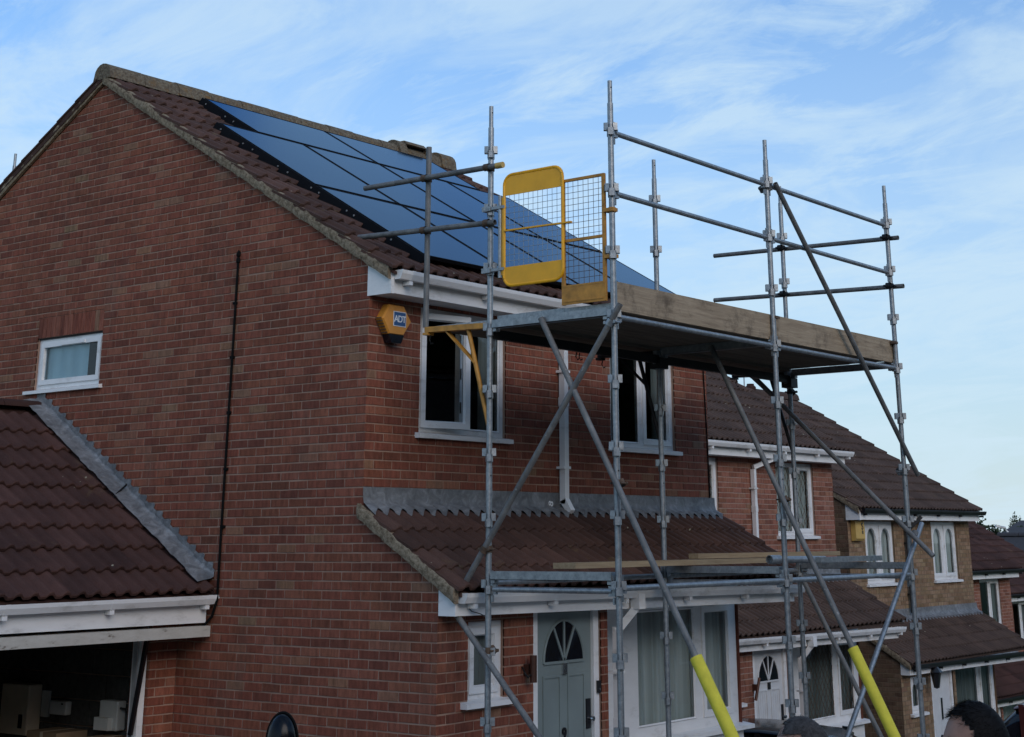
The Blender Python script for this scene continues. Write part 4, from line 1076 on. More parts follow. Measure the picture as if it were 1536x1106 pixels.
# platform boards
def sboard(parent, name, x0, x1, y0, y1, z0, z1, mat, endiron=True):
    q = MB().box(x0, x1, y0, y1, z0, z1); o = q.build(name, mat, parent)
    if endiron:
        for x in (x0-.002, x1-.028): MB().box(x, x+.03, y0-.002, y1+.002, z0-.002, z1+.002).build('end_band', 'galvanised', o)
    return o
wd = (YI-YO-.09)/5
for b, (xa, xb) in enumerate(((XS[0]+.04, XS[1]-.005), (XS[1]+.005, XS[2]-.04))):
    for i in range(5):
        y0 = YO+.045+i*wd; dz = rnd.uniform(-.002, .002)
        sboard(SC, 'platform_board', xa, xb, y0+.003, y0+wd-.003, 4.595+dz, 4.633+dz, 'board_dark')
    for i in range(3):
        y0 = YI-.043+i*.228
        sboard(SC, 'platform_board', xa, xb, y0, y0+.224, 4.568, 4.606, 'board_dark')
# toe boards on the outer side
sboard(SC, 'toe_board', .20, 2.69, YO+.028, YO+.066, 4.578, 4.805, 'board')
sboard(SC, 'toe_board', 2.71, 5.20, YO+.028, YO+.066, 4.578, 4.805, 'board')
for x in (2.69, 5.15): MB().box(x-.05, x+.03, YO-.03, YO+.08, 4.765, 4.79).build('toe_board_clip', 'rusty_steel', SC)
# couplers
def coupler(p, d1, d2, mat='rusty_steel'):
    p = Vector(p); d1, d2 = Vector(d1).normalized(), Vector(d2).normalized()
    mb = MB().tube(p-d1*.025, p+d1*.025, TR+.008, 12, caps=False); n = d1.cross(d2)
    n = n.normalized() if n.length > .1 else Vector((0, -1, 0))
    q = p+n*(2*TR+.004)
    mb.tube(q-d2*.025, q+d2*.025, TR+.008, 12, caps=False)
    mb.beam(p+n*.02-d1*.02, p+n*.02+d1*.02, .06, .05)
    for k in (-1, 1):
        a = p+(d1.cross(n))*(.045*k); mb.tube(a-n*.02, a+n*.055, .008, 6, hollow=False); mb.tube(a+n*.05, a+n*.066, .014, 6, hollow=False)
    return mb.build('coupler', mat, SC, smooth=True)
# left end: returns over the roof edge, short inner tube on the bracket
ZV = (0, 0, 1); YV = (0, 1, 0); XV = (1, 0, 0)
tube_part('return_tube', (.14-.052, .18, 5.90), (.14-.052, -1.40, 5.88), 'dull_tube'); tube_part('return_tube', (.14-.052, .24, 5.46), (.14-.052, -1.34, 5.40), 'dull_tube')
MB().tube((.088, -1.355, 5.88), (.088, -1.425, 5.88), .0265, 14, hollow=False).build('end_cap', 'alarm_yellow2', SC, smooth=True)
tube_part('inner_upright', (.14, -.54, 4.60), (.14, -.54, 6.18), 'dull_tube')
for y, z in ((YI, 5.883), (YI, 5.405), (-.54, 5.89), (-.54, 5.43)): coupler((.14, y, z), ZV, YV)
tube_part('return_tube', (XS[2]+.052, -.34, 5.93), (XS[2]+.052, -2.60, 5.87), 'dull_tube'); tube_part('return_tube', (XS[2]+.052, -.32, 5.43), (XS[2]+.052, -2.62, 5.36), 'dull_tube')
for y, z in ((YI, 5.905), (YI, 5.40), (YO, 5.873), (YO, 5.363)): coupler((XS[2], y, z), ZV, YV, 'dark_steel')
# rakers and braces
rk = [((.09, -1.82, 4.56), (.09, -4.02, .55)), ((2.60, -1.86, 4.56), (2.60, -4.0, .22))]
for a, b in rk:
    tube_part('raker', a, b, 'dull_tube')
coupler((.14, YO, 3.27), ZV, (0, -.45, -.9)); coupler((2.65, YO, 3.19), ZV, (0, -.45, -.9))
tube_part('brace', (.085, -2.60, 4.60), (.085, -1.06, 2.55), 'dull_tube'); coupler((.14, YO, 4.47), ZV, (0, .6, -.8), 'galvanised'); coupler((.14, YI, 2.80), ZV, (0, .6, -.8))
tube_part('brace', (.085, -.95, 2.33), (.085, -2.75, .50), 'dull_tube'); coupler((.14, YI, 2.05), ZV, (0, -.7, -.7))
tube_part('brace', (5.11, -.77, 4.62), (5.11, -2.77, 2.69), 'dull_tube'); coupler((XS[2], YI, 4.36), ZV, (0, -.7, -.7), 'dark_steel')
tube_part('brace', (5.11, -1.30, 2.50), (5.11, -2.55, .15), 'dull_tube')
tube_part('brace', (2.72, YO-.052, 6.02), (5.37, YO-.052, 3.47), 'dull_tube'); coupler((2.66, YO, 5.97), ZV, (.7, 0, -.7), 'dull_tube'); coupler((5.17, YO, 3.50), ZV, (.7, 0, -.7), 'galvanised')
tube_part('brace', (5.38, YO-.052, 3.0), (2.9, YO-.052, .62), 'galvanised'); coupler((5.19, YO, 2.90), ZV, (-.7, 0, -.7), 'dull_tube')
# hop-up brackets
def hopup(x, mat, dark):
    o = MB().beam((x, YI+.03, 4.555), (x, -.56, 4.575), .075, .045).box(x-.04, x+.04, -.60, -.54, 4.53, 4.55).build('hop_up_bracket', mat, SC)
    MB().beam((x, -.78, 4.55), (x, -1.10, 4.26), .05, .012).build('bracket_strut', mat, o)
    MB().tube((x, -1.01, 4.57), (x, -1.245, 3.74), .019, 12).build('bracket_leg', mat, o, smooth=True)
    MB().path([(x, -.60, 4.53), (x, -.585, 4.49), (x, -.605, 4.455), (x, -.625, 4.46)], .006, 6).build('hook', 'dark_steel', o)
hopup(.14, 'orange_paint', False); hopup(2.65, 'dark_steel', True); hopup(5.17, 'dark_steel', True)
for x in (2.65, 5.17):
    MB().box(x-.07, x+.07, YI-.06, YI+.06, 4.40, 4.50).build('bracket_head', 'dark_steel', SC)
for x in (1.95, 2.0): MB().path([(x, -.80, 4.53), (x, -.79, 4.49), (x, -.81, 4.46), (x, -.83, 4.47)], .006, 6).build('hook', 'dark_steel', SC)
MB().beam((.15, YI-.015, 4.485), (5.15, YI-.015, 4.485), .04, .075).build('inner_bearer', 'dark_steel', SC)
# loose boards and tube lying on the lower lift
def loose(name, label, cat, f, grp=None):
    e = empty(name, f[0], label, cat, grp); return e
lb = empty('timber_board', (2.2, -1.45, 2.575), 'pale timber board lying along the lower lift of the scaffold', 'board')
MB().beam((.80, -1.50, 2.665), (4.72, -1.42, 2.665), .225, .045).build('plank', 'board_pale', lb)
lb = empty('timber_board', (4.6, -1.36, 2.62), 'second timber board overlapping the pale one towards the tan house', 'board')
MB().beam((2.95, -1.375, 2.715), (5.85, -1.33, 2.712), .10, .045).build('plank', 'board_pale', lb)
lb = empty('loose_tube', (4.6, -2.3, 2.62), 'short galvanised tube resting on the lower lift beside the third standard', 'tube')
MB().tube((3.75, -1.75, 2.675), (4.60, -1.85, 2.665), .034, 14).tube((3.70, -1.745, 2.675), (3.86, -1.763, 2.675), .042, 14).build('tube_body', 'galvanised', lb, smooth=True)
lb = empty('loose_tube', (5.2, -2.2, 2.62), 'long galvanised batten on the lower lift near the right end standard', 'tube')
MB().beam((4.15, -2.02, 2.668), (5.55, -1.98, 2.668), .06, .05).build('tube_body', 'galvanised', lb)

# yellow foam sleeves on the two rakers
def on(a, b, t): return tuple(Vector(a)+(Vector(b)-Vector(a))*t)
for (a, b), t0, lb_ in ((rk[0], .620, 'yellow foam sleeve on the raker before the bay window'), (rk[1], .590, 'yellow foam sleeve on the raker nearer the dark-haired man')):
    e = empty('foam_sleeve', on(a, b, .95), lb_, 'foam sleeve', 'foam sleeves on the rakers')
    MB().tube(on(a, b, t0), on(a, b, .95), .046, 18, wall=.02).build('sleeve', 'foam_yellow', e, smooth=True)

# ------------------------------------------------------------------ safety gates
GX = .10
def rrect(y0, y1, z0, z1, r, n=6):
    P = []
    for cy, cz, a in ((y1-r, z1-r, 0), (y0+r, z1-r, 90), (y0+r, z0+r, 180), (y1-r, z0+r, 270)):
        for i in range(n+1): t = R(a+90*i/n); P.append((GX, cy+r*math.cos(t), cz+r*math.sin(t)))
    return P
g1 = empty('safety_gate', (GX, -1.72, 4.63), 'yellow rounded safety gate with solid top and bottom panels', 'gate')
P = rrect(-2.04, -1.43, 4.855, 5.785, .09); fr = MB().path(P+[P[0]], .014, 8); fr.build('frame', 'yellow_paint', g1, smooth=True)
Q = rrect(-2.032, -1.438, 4.863, 5.777, .082)
top = [p for p in Q if p[2] > 5.615]; bot = [p for p in Q if p[2] < 5.005]
top = [(GX, -1.438, 5.61)]+top+[(GX, -2.032, 5.61)]
MB().prism(top, (-.006, 0, 0)).build('top_panel', 'yellow_paint', g1)
i0 = [p for p in bot if p[1] < -1.73]; i1 = [p for p in bot if p[1] >= -1.73]
MB().prism([(GX, -2.032, 5.01)]+i0+i1+[(GX, -1.438, 5.01)], (-.006, 0, 0)).build('bottom_panel', 'yellow_paint', g1)
MB().beam((GX-.004, -1.44, 5.315), (GX-.004, -2.13, 5.305), .028, .012).build('latch_bar', 'yellow_paint', g1)
ms = MB()
for i in range(1, 12): y = -2.032+.594*i/12; ms.tube((GX, y, 5.01), (GX, y, 5.61), .0022, 5, hollow=False)
for i in range(1, 12): z = 5.01+.05*i; ms.tube((GX+.003, -2.032, z), (GX+.003, -1.438, z), .0022, 5, hollow=False)
ms.build('wire_mesh', 'galvanised', g1)
hp = MB().tube((GX, -1.385, 4.93), (GX, -1.385, 5.62), .016, 10).build('hinge_post', 'galvanised', g1, smooth=True)
MB().tube((GX, -1.412, 4.95), (GX, -1.412, 5.60), .008, 8).build('hinge_rod', 'yellow_paint', g1)
for z in (5.0, 5.52): MB().box(GX-.02, GX+.02, -1.44, -1.30, z-.012, z+.012).box(GX-.03, GX+.03, -1.30, -1.21, z-.02, z+.02).build('hinge_clamp', 'galvanised', g1)
g2 = empty('safety_gate', (GX, -2.22, 4.63), 'rusty orange mesh gate panel beside the yellow gate', 'gate')
fr = MB(); y0, y1, z0, z1 = -2.435, -2.03, 4.645, 5.665
for a, b in (((y0, z0), (y0, z1)), ((y1, z0), (y1, z1))): fr.beam((GX+.022, *a), (GX+.022, *b), .026, .026, (1, 0, 0))
for z in (z1-.01, 5.16): fr.beam((GX+.022, y0, z), (GX+.022, y1, z), .022, .022)
fr.build('frame', 'orange_paint', g2)
MB().box(GX+.008, GX+.014, y0, y1, z0, 4.785).box(GX+.006, GX+.02, y0, y1, 4.785, 4.80).box(GX+.003, GX+.0085, y0+.01, y1-.01, z0+.02, z0+.03).build('bottom_panel', 'orange_paint', g2)
ms = MB()
for i in range(1, 8): y = y0+(y1-y0)*i/8; ms.tube((GX+.02, y, 4.80), (GX+.02, y, z1), .0022, 5, hollow=False)
for i in range(1, 18): z = 4.80+.05*i; ms.tube((GX+.024, y0, z), (GX+.024, y1, z), .0022, 5, hollow=False)
ms.build('wire_mesh', 'rusty_steel', g2)
for z in (4.99, 5.36): MB().box(GX+.0, GX+.07, -2.535, -2.44, z-.014, z+.014).tube((.14, YO, z-.02), (.14, YO, z+.02), TR+.007, 12, caps=False).build('gate_clamp', 'orange_paint', g2)

# pole of a second scaffold behind the house
bp = empty('scaffold_pole', (2.16, 8.85, gz(2.16, 8.85)), 'top of a galvanised scaffold pole showing behind the left roof slope', 'scaffold pole')
MB().tube((2.16, 8.85, gz(2.16, 8.85)), (2.16, 8.85, 7.78), TR, 14).tube((2.16, 8.85, 7.75), (2.16, 8.85, 7.95), .019, 12).build('pole', 'galvanised', bp, smooth=True)
MB().box(2.06, 2.26, 8.75, 8.95, gz(2.16, 8.85)-.01, gz(2.16, 8.85)+.01).build('base_plate', 'galvanised', bp)

# ------------------------------------------------------------------ further houses down the slope
h4 = house('brick_house', 'small orange brick house down the slope beyond the tan house', (23.75, 6.1, -2.98), 'brick_orange', 'mortar_orange', 'tile_clean', 'brick_orange', gut='black_plastic', tiles_single=False, porch_single=False, doormat='door_white')
h5 = house('brick_house', 'farthest red brick house at the right edge of the terrace', (31.2, 8.3, -3.75), 'brick_orange', 'mortar_orange', 'tile_clean', 'brick_orange', gut='black_plastic', tiles_single=False, porch_single=False, doormat='door_white')
# ridge lump on the tan house
MB().lathe((20.6, 8.2, 5.95), [(.12, -.05), (.12, .12), (.08, .16), (.08, .19), (.0, .19)], 12).build('ridge_vent', 'tile_clean', h3, smooth=True)
# aerial behind the tan house ridge
ae = empty('aerial', (21.7, 9.0, 5.4), 'small grid television aerial on the ridge of the tan house', 'aerial')
mb = MB().tube((21.7, 9.0, 5.2), (21.7, 9.0, 6.62), .016, 8)
mb.build('mast', 'lamp_metal', ae)
mb = MB()
for i in range(5): mb.path([(21.55+.11*i, 8.80, 6.72-.035*i), (21.62+.11*i, 8.84, 6.42-.035*i)], .010, 5)
for i in range(3): mb.path([(21.55+.02*i, 8.80, 6.70-.11*i), (22.02+.02*i, 8.82, 6.55-.11*i)], .010, 5)
mb.build('grid', 'lamp_metal', ae)

# ------------------------------------------------------------------ far background
def tree(x, y, h, r, label, seed, n=2600, squash=.8):
    z0 = gz(x, y)-.05; rr = random.Random(seed)
    T = empty('tree', (x, y, z0), label, 'tree', 'far trees')
    tr = MB().tube((x, y, z0), (x+.1*r, y, z0+h*.55), .035*h, 8, r1=.018*h, hollow=False)
    for i in range(6):
        a = rr.uniform(0, 6.28); zb_ = z0+h*rr.uniform(.35, .55); tr.tube((x+.05*r, y, zb_), (x+math.cos(a)*r*.6, y+math.sin(a)*r*.6, zb_+h*.25), .014*h, 6, r1=.005*h, hollow=False)
    tr.build('trunk', 'bark', T)
    cr = MB(); tones = []
    cl = [(Vector((rr.gauss(0, .42), rr.gauss(0, .42), rr.uniform(-.55, .6))), rr.uniform(.25, .45)) for _ in range(16)]
    for i in range(n):
        c, s = rr.choice(cl); d = Vector((rr.gauss(0, 1), rr.gauss(0, 1), rr.gauss(0, 1))).normalized()*s*rr.uniform(.5, 1.05)
        p = Vector((x, y, z0+h*.66))+Vector(((c+d).x*r, (c+d).y*r, (c+d).z*h*.34)); q = r*.105
        u = Vector((rr.gauss(0, 1), rr.gauss(0, 1), rr.gauss(0, 1))).normalized(); v = u.orthogonal().normalized()
        cr.poly([p-u*q, p+v*q*.6, p+u*q, p-v*q*.6]); tones.append((rr.random(), 0, 0, 1))
    cr.build('crown', 'leaf', T, tones=tones)
for i, (x, y, h, r, lb) in enumerate(((110.0, 40.9, 8.9, 1.6, 'rounded dark tree at the left of the far tree clump'), (110.6, 39.9, 9.0, 1.4, 'tallest dark tree in the far tree clump'), (111.2, 39.2, 8.6, 1.2, 'dark tree in the middle of the far tree clump'), (111.5, 38.5, 8.6, 1.1, 'dark tree at the right of the far tree clump'),
                                  (108.0, 42.4, 8.9, 2.0, 'dark tree half hidden by the tan house eaves'), (125, 43.0, 9.7, .8, 'small green tree at the right edge above the far dark roof'), (104, 37.4, 7.3, 1.5, 'bushy far tree low behind the red tiled roofs'))):
    tree(x, y, h, r, lb, 31+i)
fb = empty('far_house', (113, 32, gz(112, 36)), 'far long dark-roofed building on the skyline at the right edge', 'house')
MB().box(110.6, 117.4, 20, 38.1, gz(112, 36)-.2, 3.25).build('wall', 'render_white', fb)
MB().prism([(110.0, 19.6, 3.12), (110.0, 19.6, 3.2), (114, 19.6, 4.15), (118, 19.6, 3.2), (118, 19.6, 3.12)], (0, 19.0, 0)).build('roof', 'far_roof', fb)
for i in range(8): MB().box(110.55, 110.6, 21+i*2.1, 22.1+i*2.1, 2.2, 3.05).build('window', 'car_glass', fb)
# the farthest terrace unit is a double: its roof and wall carry on downhill
zt5 = lambda y: 5.275-3.75+.59*(y-8.3)
ex = MB().prism([(36.7, 8.0, zt5(8.0)), (36.7, 12.3, zt5(12.3)), (36.7, 16.6, zt5(8.0)), (36.7, 16.6, zt5(8.0)-.08), (36.7, 8.0, zt5(8.0)-.08)], (3.1, 0, 0)).build('roof_extension', 'tile_clean', h5)
tile_slope(ex, 36.76, 39.8, 8.0, zt5(8.0), .59, 14, 'tile_clean', False, seed=5)
MB().box(36.7, 39.7, 8.3, 16.3, -4, 1.2).build('wall_extension', 'brick_orange', h5)
sl_ = empty('street_lamp', (66.5, 20.5, gz(66.5, 20.5)), 'slim curved street lamp before the far trees', 'street lamp')
def PX(u, v, d):
    """used once while measuring; kept as a plain ray helper for distant placement"""
    q = Vector(fw)+r2*((u-833.6)/2317.8)-u2*((v-74.2)/2317.8); return CAM+q*d
a_, b_ = PX(1511, 795, 80), PX(1497, 790, 80)
MB().path([(a_.x, a_.y, gz(a_.x, a_.y)), tuple(a_-Vector((0, 0, .1))), tuple(a_+(b_-a_)*.25+Vector((0, 0, .06))), tuple(b_)], .07, 8).build('lamp_post', 'lamp_metal', sl_, smooth=True)
MB().beam(tuple(b_-(a_-b_)*.25), tuple(b_+(a_-b_)*.2), .16, .09).build('lamp_head', 'lamp_metal', sl_)
sl_.location = (a_.x, a_.y, gz(a_.x, a_.y))
for c in sl_.children: c.matrix_parent_inverse = Matrix.Translation(-Vector(sl_.location))

# ------------------------------------------------------------------ cars
def car(label, loc, rz, paint, suv=False):
    e = empty('parked_car', loc, label, 'car', 'cars parked before the houses', (0, 0, rz)); e.rotation_euler = (0, math.atan(.085)*math.cos(rz), rz)
    L = lambda mb, n, m, p, sm=True: mb.build(n, m, p, sm, world=False)
    H = 1.68 if suv else 1.29; bl = .92 if suv else .82
    def loft(st, n=16, pw=3.2):
        mb = MB(); k = []
        for x, w, z0, z1 in st:
            b = len(mb.v); k.append(b); cz, hz_ = (z0+z1)/2, (z1-z0)/2
            for i in range(n):
                t = 2*math.pi*i/n; cx_, sx_ = math.cos(t), math.sin(t)
                mb.v.append((x, w/2*math.copysign(abs(cx_)**(2/pw), cx_), cz+hz_*math.copysign(abs(sx_)**(2/pw), sx_)))
        for b0, b1 in zip(k, k[1:]):
            for i in range(n): j = (i+1) % n; mb.f.append((b0+i, b0+j, b1+j, b1+i))
        mb.f += [tuple(k[0]+i for i in range(n)), tuple(k[-1]+i for i in range(n))]
        return mb
    body = L(loft([(-2.12, 1.3, .38, .62), (-2.08, 1.6, .30, .78), (-1.8, 1.74, .24, bl+.02), (-1.0, 1.78, .22, bl), (.2, 1.78, .22, bl-.01), (1.0, 1.77, .22, bl-.04), (1.7, 1.72, .25, bl-.12), (2.05, 1.56, .32, .66), (2.12, 1.25, .38, .56)]), 'body', paint, e)
    rear = -2.0 if suv else -1.75
    L(loft([(rear, 1.40, bl-.1, bl+.05), (rear+.22, 1.36, bl-.1, H-.10), (rear+.5, 1.32, bl-.1, H-.03), (-.3, 1.32, bl-.1, H-.02), (.45, 1.30, bl-.1, H-.09), (1.25, 1.40, bl-.14, bl-.02)], pw=4), 'greenhouse', 'car_glass', e)
    L(loft([(rear+.16, 1.18, H-.20, H-.12), (rear+.34, 1.28, H-.14, H-.015), (-.5, 1.28, H-.10, H), (.35, 1.24, H-.14, H-.055), (.5, 1.15, H-.16, H-.10)], pw=3), 'roof', paint, e)
    for s in (-1, 1):
        if suv:
            rl = MB().path([(rear+.35, s*.56, H-.03), (rear+.5, s*.56, H+.035), (.1, s*.55, H+.03), (.3, s*.54, H-.06)], .018, 8); L(rl, 'roof_rail', 'chrome', e)
        for x in (-.55, .35): L(MB().beam((x, s*.70, bl-.04), (x+.03, s*.64, H-.06), .02, .07, (1, 0, 0)), 'pillar', paint, e)
        L(MB().beam((-1.6, s*.86, bl-.02), (1.2, s*.865, bl-.06), .02, .025), 'window_trim', 'chrome', e)
        L(MB().box(.72, .88, s*.95-.09, s*.95+.09, bl, bl+.13), 'wing_mirror', paint, e)
        for x in (-1.32, 1.32):
            y = s*.80
            w = L(MB().lathe((x, y, .31), [(.19, -.09), (.28, -.10), (.31, -.06), (.31, .06), (.28, .10), (.19, .09)], 22, 'y'), 'wheel', 'tyre', e)
            L(MB().lathe((x, y, .31), [(.0, -.085), (.06, -.085), (.19, -.07), (.19, .07), (.06, .085), (0, .085)], 14, 'y'), 'rim', 'lamp_metal', w)
        L(MB().box(-2.09, -1.96, s*.74-.10, s*.74+.08, .64, .84), 'tail_light', 'lamp_red', e)
        L(MB().box(1.90, 2.03, s*.62-.14, s*.62+.12, .58, .70), 'headlight', 'chrome', e)
    L(MB().box(-2.14, -2.09, -.26, .26, .52, .63), 'number_plate', 'alarm_yellow2', e)
    L(MB().box(-2.12, -2.05, -.66, .66, .70, .725), 'tailgate_trim', 'chrome', e)
    L(MB().box(-1.9, 1.9, -.72, .72, .16, .32), 'underbody', 'black_plastic', e)
    return e
car('black car roof showing below the white front door of the orange house', (8.75, .75, gz(8.75, .75)+.03), R(-70), 'car_black')
car('dark red car with chrome roof rails at the right edge of the picture', (13.35, -.75, gz(13.35, -.75)+.03), R(100), 'car_red', True)

# ------------------------------------------------------------------ people
def person(label, loc, hz_, face, hairmat, hairline, cloth, glasses=False, tilt=0., seed=1):
    """standing figure; face = heading the head looks along, hands in jacket pockets"""
    e = empty('person', loc, label, 'person', None, (0, 0, face)); s = hz_/1.75
    me = bpy.data.meshes.new('body')
    J = {'pel': (0, 0, .98, .145), 'sp': (.01, 0, 1.15, .13), 'ch': (.01, 0, 1.34, .155), 'nk': (.0, 0, 1.49, .062), 'hd': (.015, 0, 1.56, .056)}
    E_ = [('pel', 'sp'), ('sp', 'ch'), ('ch', 'nk'), ('nk', 'hd')]
    for sd_, n in ((1, 'l'), (-1, 'r')):
        J.update({'sh'+n: (0, sd_*.17, 1.41, .072), 'el'+n: (-.06, sd_*.27, 1.13, .052), 'wr'+n: (.09, sd_*.20, .96, .042), 'ha'+n: (.13, sd_*.15, .93, .040),
                  'hp'+n: (0, sd_*.10, .92, .105), 'kn'+n: (.03, sd_*.11, .52, .072), 'an'+n: (-.01, sd_*.12, .10, .048), 'ft'+n: (.17, sd_*.13, .04, .040)})
        E_ += [('ch', 'sh'+n), ('sh'+n, 'el'+n), ('el'+n, 'wr'+n), ('wr'+n, 'ha'+n), ('pel', 'hp'+n), ('hp'+n, 'kn'+n), ('kn'+n, 'an'+n), ('an'+n, 'ft'+n)]
    ks = list(J); me.from_pydata([Vector(J[k][:3])*s for k in ks], [(ks.index(a), ks.index(b)) for a, b in E_], [])
    o = bpy.data.objects.new('body', me); link(o); o.parent = e; me.materials.append(MATS[cloth])
    sk = o.modifiers.new('skin', 'SKIN'); sk.use_smooth_shade = True
    for v, k in zip(me.skin_vertices[0].data, ks): v.radius = (J[k][3]*s, J[k][3]*s*(.78 if k in ('sp', 'ch', 'pel') else 1)); v.use_root = (k == 'pel')
    sb = o.modifiers.new('sub', 'SUBSURF'); sb.levels = 2; sb.render_levels = 2
    # head
    def surf(az, el, grow=0.):
        x, y, z = math.cos(el)*math.cos(az), math.cos(el)*math.sin(az), math.sin(el)
        rx = .100 if x < 0 else .096; p = Vector((x*rx, y*.077, z*.122))
        if z < 0: p.y *= 1-.22*(-z)**1.5; p.x *= 1-.10*(-z) if x > 0 else 1-.38*(-z)
        f = max(0, x)
        g = lambda a, b, wa, wb: math.exp(-((az-a)/wa)**2-((el-b)/wb)**2)
        p.x += .026*g(0, -.22, .13, .16)+.010*g(0, -.05, .10, .22)+.006*g(0, .22, .5, .1)+.008*g(0, -.62, .25, .10)+.012*g(0, -1.0, .4, .2)
        for sg in (1, -1): p.x -= .012*g(sg*.36, .03, .17, .10)
        for sg in (1, -1): p += Vector((-.006, sg*.018, 0))*g(sg*1.62, -.05, .10, .22)
        return p*(1+grow)
    nA, nE = 40, 28; mb = MB(); hd = Vector((.02, 0, 1.635))
    M = Matrix.Translation(hd*s) @ Matrix.Rotation(tilt, 4, 'Y') @ Matrix.Scale(s, 4)
    ang = lambda i, j: (-math.pi+2*math.pi*i/nA, -math.pi/2+math.pi*j/nE)
    for j in range(nE+1):
        for i in range(nA): mb.v.append(tuple(M @ surf(*ang(i, j))))
    for j in range(nE):
        for i in range(nA): q = (i+1) % nA; mb.f.append((j*nA+i, j*nA+q, (j+1)*nA+q, (j+1)*nA+i))
    h = mb.build('head', 'skin', e, 'all', world=False)
    def hairy(az, el): return el > hairline(abs(az))
    hm = MB(); ix = {}; rr = random.Random(seed)
    for j in range(nE+1):
        for i in range(nA):
            a, l = ang(i, j); hm.v.append(tuple(M @ surf(a, l, .055 if hairy(a, l) else .0)))
    for j in range(nE):
        for i in range(nA):
            q = (i+1) % nA; c4 = [(i, j), (q, j), (q, j+1), (i, j+1)]
            if sum(hairy(*ang(*c)) for c in c4) >= 3: hm.f.append(tuple(c[1]*nA+c[0] for c in c4))
    hs = hm.build('hair', hairmat, h, 'all', world=False)
    stn = MB()
    for _ in range(6000):
        a, l = rr.uniform(-math.pi, math.pi), math.asin(rr.uniform(-.5, 1))
        if not hairy(a, l): continue
        p = surf(a, l, .045); n_ = p.normalized(); d = (n_*.16+Vector((rr.gauss(.5, .25), rr.gauss(0, .3), rr.gauss(-.12, .2)))); d = (d-n_*max(0., d.dot(n_)-.22)).normalized()
        ln = rr.uniform(.012, .028) if hairmat == 'hair_black' else rr.uniform(.006, .014); w_ = d.orthogonal().normalized()*.0006
        stn.poly([M @ (p-w_), M @ (p+w_), M @ (p+d*ln)])
    stn.build('hair_strands', hairmat, hs, world=False)
    for sg in (1, -1):
        ec = surf(sg*.36, .03)
        L_ = lambda m, nme, mt, pr=h: m.build(nme, mt, pr, 'all', world=False)
        eb = MB().lathe((0, 0, 0), [(.0, -.011), (.008, -.008), (.011, 0), (.008, .008), (0, .011)], 10); eb.v = [tuple(M @ (Vector(v)+ec-Vector((.006, 0, 0)))) for v in eb.v]; L_(eb, 'eye', 'eye_white')
        br = MB().path([tuple(M @ (surf(sg*.18, .20)*1.02)), tuple(M @ (surf(sg*.36, .24)*1.025)), tuple(M @ (surf(sg*.58, .18)*1.02))], .0035*s, 6); L_(br, 'eyebrow', hairmat)
        er = MB(); ring = [(.0, .0), (.006, .02), (.004, .03), (-.012, .022), (-.018, .0), (-.012, -.026), (-.004, -.03), (.0, -.01)]
        er.prism([tuple(M @ (Vector((x-.004, sg*.078, z-.012)))) for x, z in ring], M.to_3x3() @ Vector((-.008, sg*.014, 0))); L_(er, 'ear', 'skin')
        if glasses:
            gl = MB().path([tuple(M @ (surf(sg*.36, .03)+Vector((.022, .024*math.cos(t), .018*math.sin(t))))) for t in (2*math.pi*k/12 for k in range(13))], .0022*s, 6)
            gl.path([tuple(M @ Vector((.10, sg*.062, .008))), tuple(M @ Vector((.0, sg*.083, .008)))], .002*s, 6); L_(gl, 'glasses', 'black_plastic')
    mo = MB().path([tuple(M @ (surf(a, -.60)*1.012)) for a in (-.25, -.1, 0, .1, .25)], .004*s, 6); mo.build('mouth', 'lip', h, 'all', world=False)
    cl = MB().lathe((0, 0, 1.46*s), [(.085*s, -.05*s), (.075*s, .03*s), (.07*s, .035*s)], 16); cl.build('collar', cloth, o, world=False)
    return e
# the dark-haired man looks towards picture-left; the grey-haired man has his back half turned
pr_ = PX(1468, 1050, 4.35); ztop = pr_.z-gz(pr_.x, pr_.y)
person('dark-haired man in profile looking left at the bottom right', (pr_.x, pr_.y, gz(pr_.x, pr_.y)-.0), (ztop)*1.75/1.765, YAW+R(97), 'hair_black', lambda a: (.72-.05*a if a < .8 else (.55 if a < 1.18 else (-.25 if a < 1.75 else -.5))), 'cloth_navy', tilt=R(0), seed=3)
pl_ = PX(1210, 1074, 4.6); ztop = pl_.z-gz(pl_.x, pl_.y)
person('grey-haired man with glasses below the white front door', (pl_.x, pl_.y, gz(pl_.x, pl_.y)), ztop*1.75/1.765, YAW+R(62), 'hair_grey', lambda a: (1.05-.1*a if a < .8 else (.62 if a < 2.0 else (.0 if a < 2.4 else -.3))), 'cloth_grey', glasses=True, tilt=R(4), seed=5)

# ------------------------------------------------------------------ black domed mirror on a post in front of the gable
mq = PX(424, 1068, 8.6); mz = gz(mq.x, mq.y)
MR = empty('driveway_mirror', (mq.x, mq.y, mz), 'glossy black domed shell with a rim in front of the brick gable', 'mirror')
ax_ = Vector((-.80, -.45, 0)).normalized(); sdv = Vector((-ax_.y, ax_.x, 0)); cen = Vector((mq.x, mq.y, mq.z-.160))
dm = MB(); nA, nR = 32, 10; rings = []
for j in range(nR+1):
    t = math.pi/2*j/nR; b = len(dm.v); rings.append(b)
    for i in range(nA):
        a = 2*math.pi*i/nA; rr_ = math.cos(t)
        dm.v.append(tuple(cen+sdv*(.085*rr_*math.cos(a))+Vector((0, 0, .150*rr_*math.sin(a)))+ax_*(.075*math.sin(t))))
for b0, b1 in zip(rings, rings[1:]):
    for i in range(nA): j = (i+1) % nA; dm.f.append((b0+i, b0+j, b1+j, b1+i))
dm.build('shell', 'shell_black', MR, 'all')
rim = [tuple(cen+sdv*(.090*math.cos(a))+Vector((0, 0, .156*math.sin(a)))-ax_*.01) for a in (2*math.pi*i/40 for i in range(41))]
MB().path(rim, .007, 8).build('rim', 'cable_black', MR, 'all')
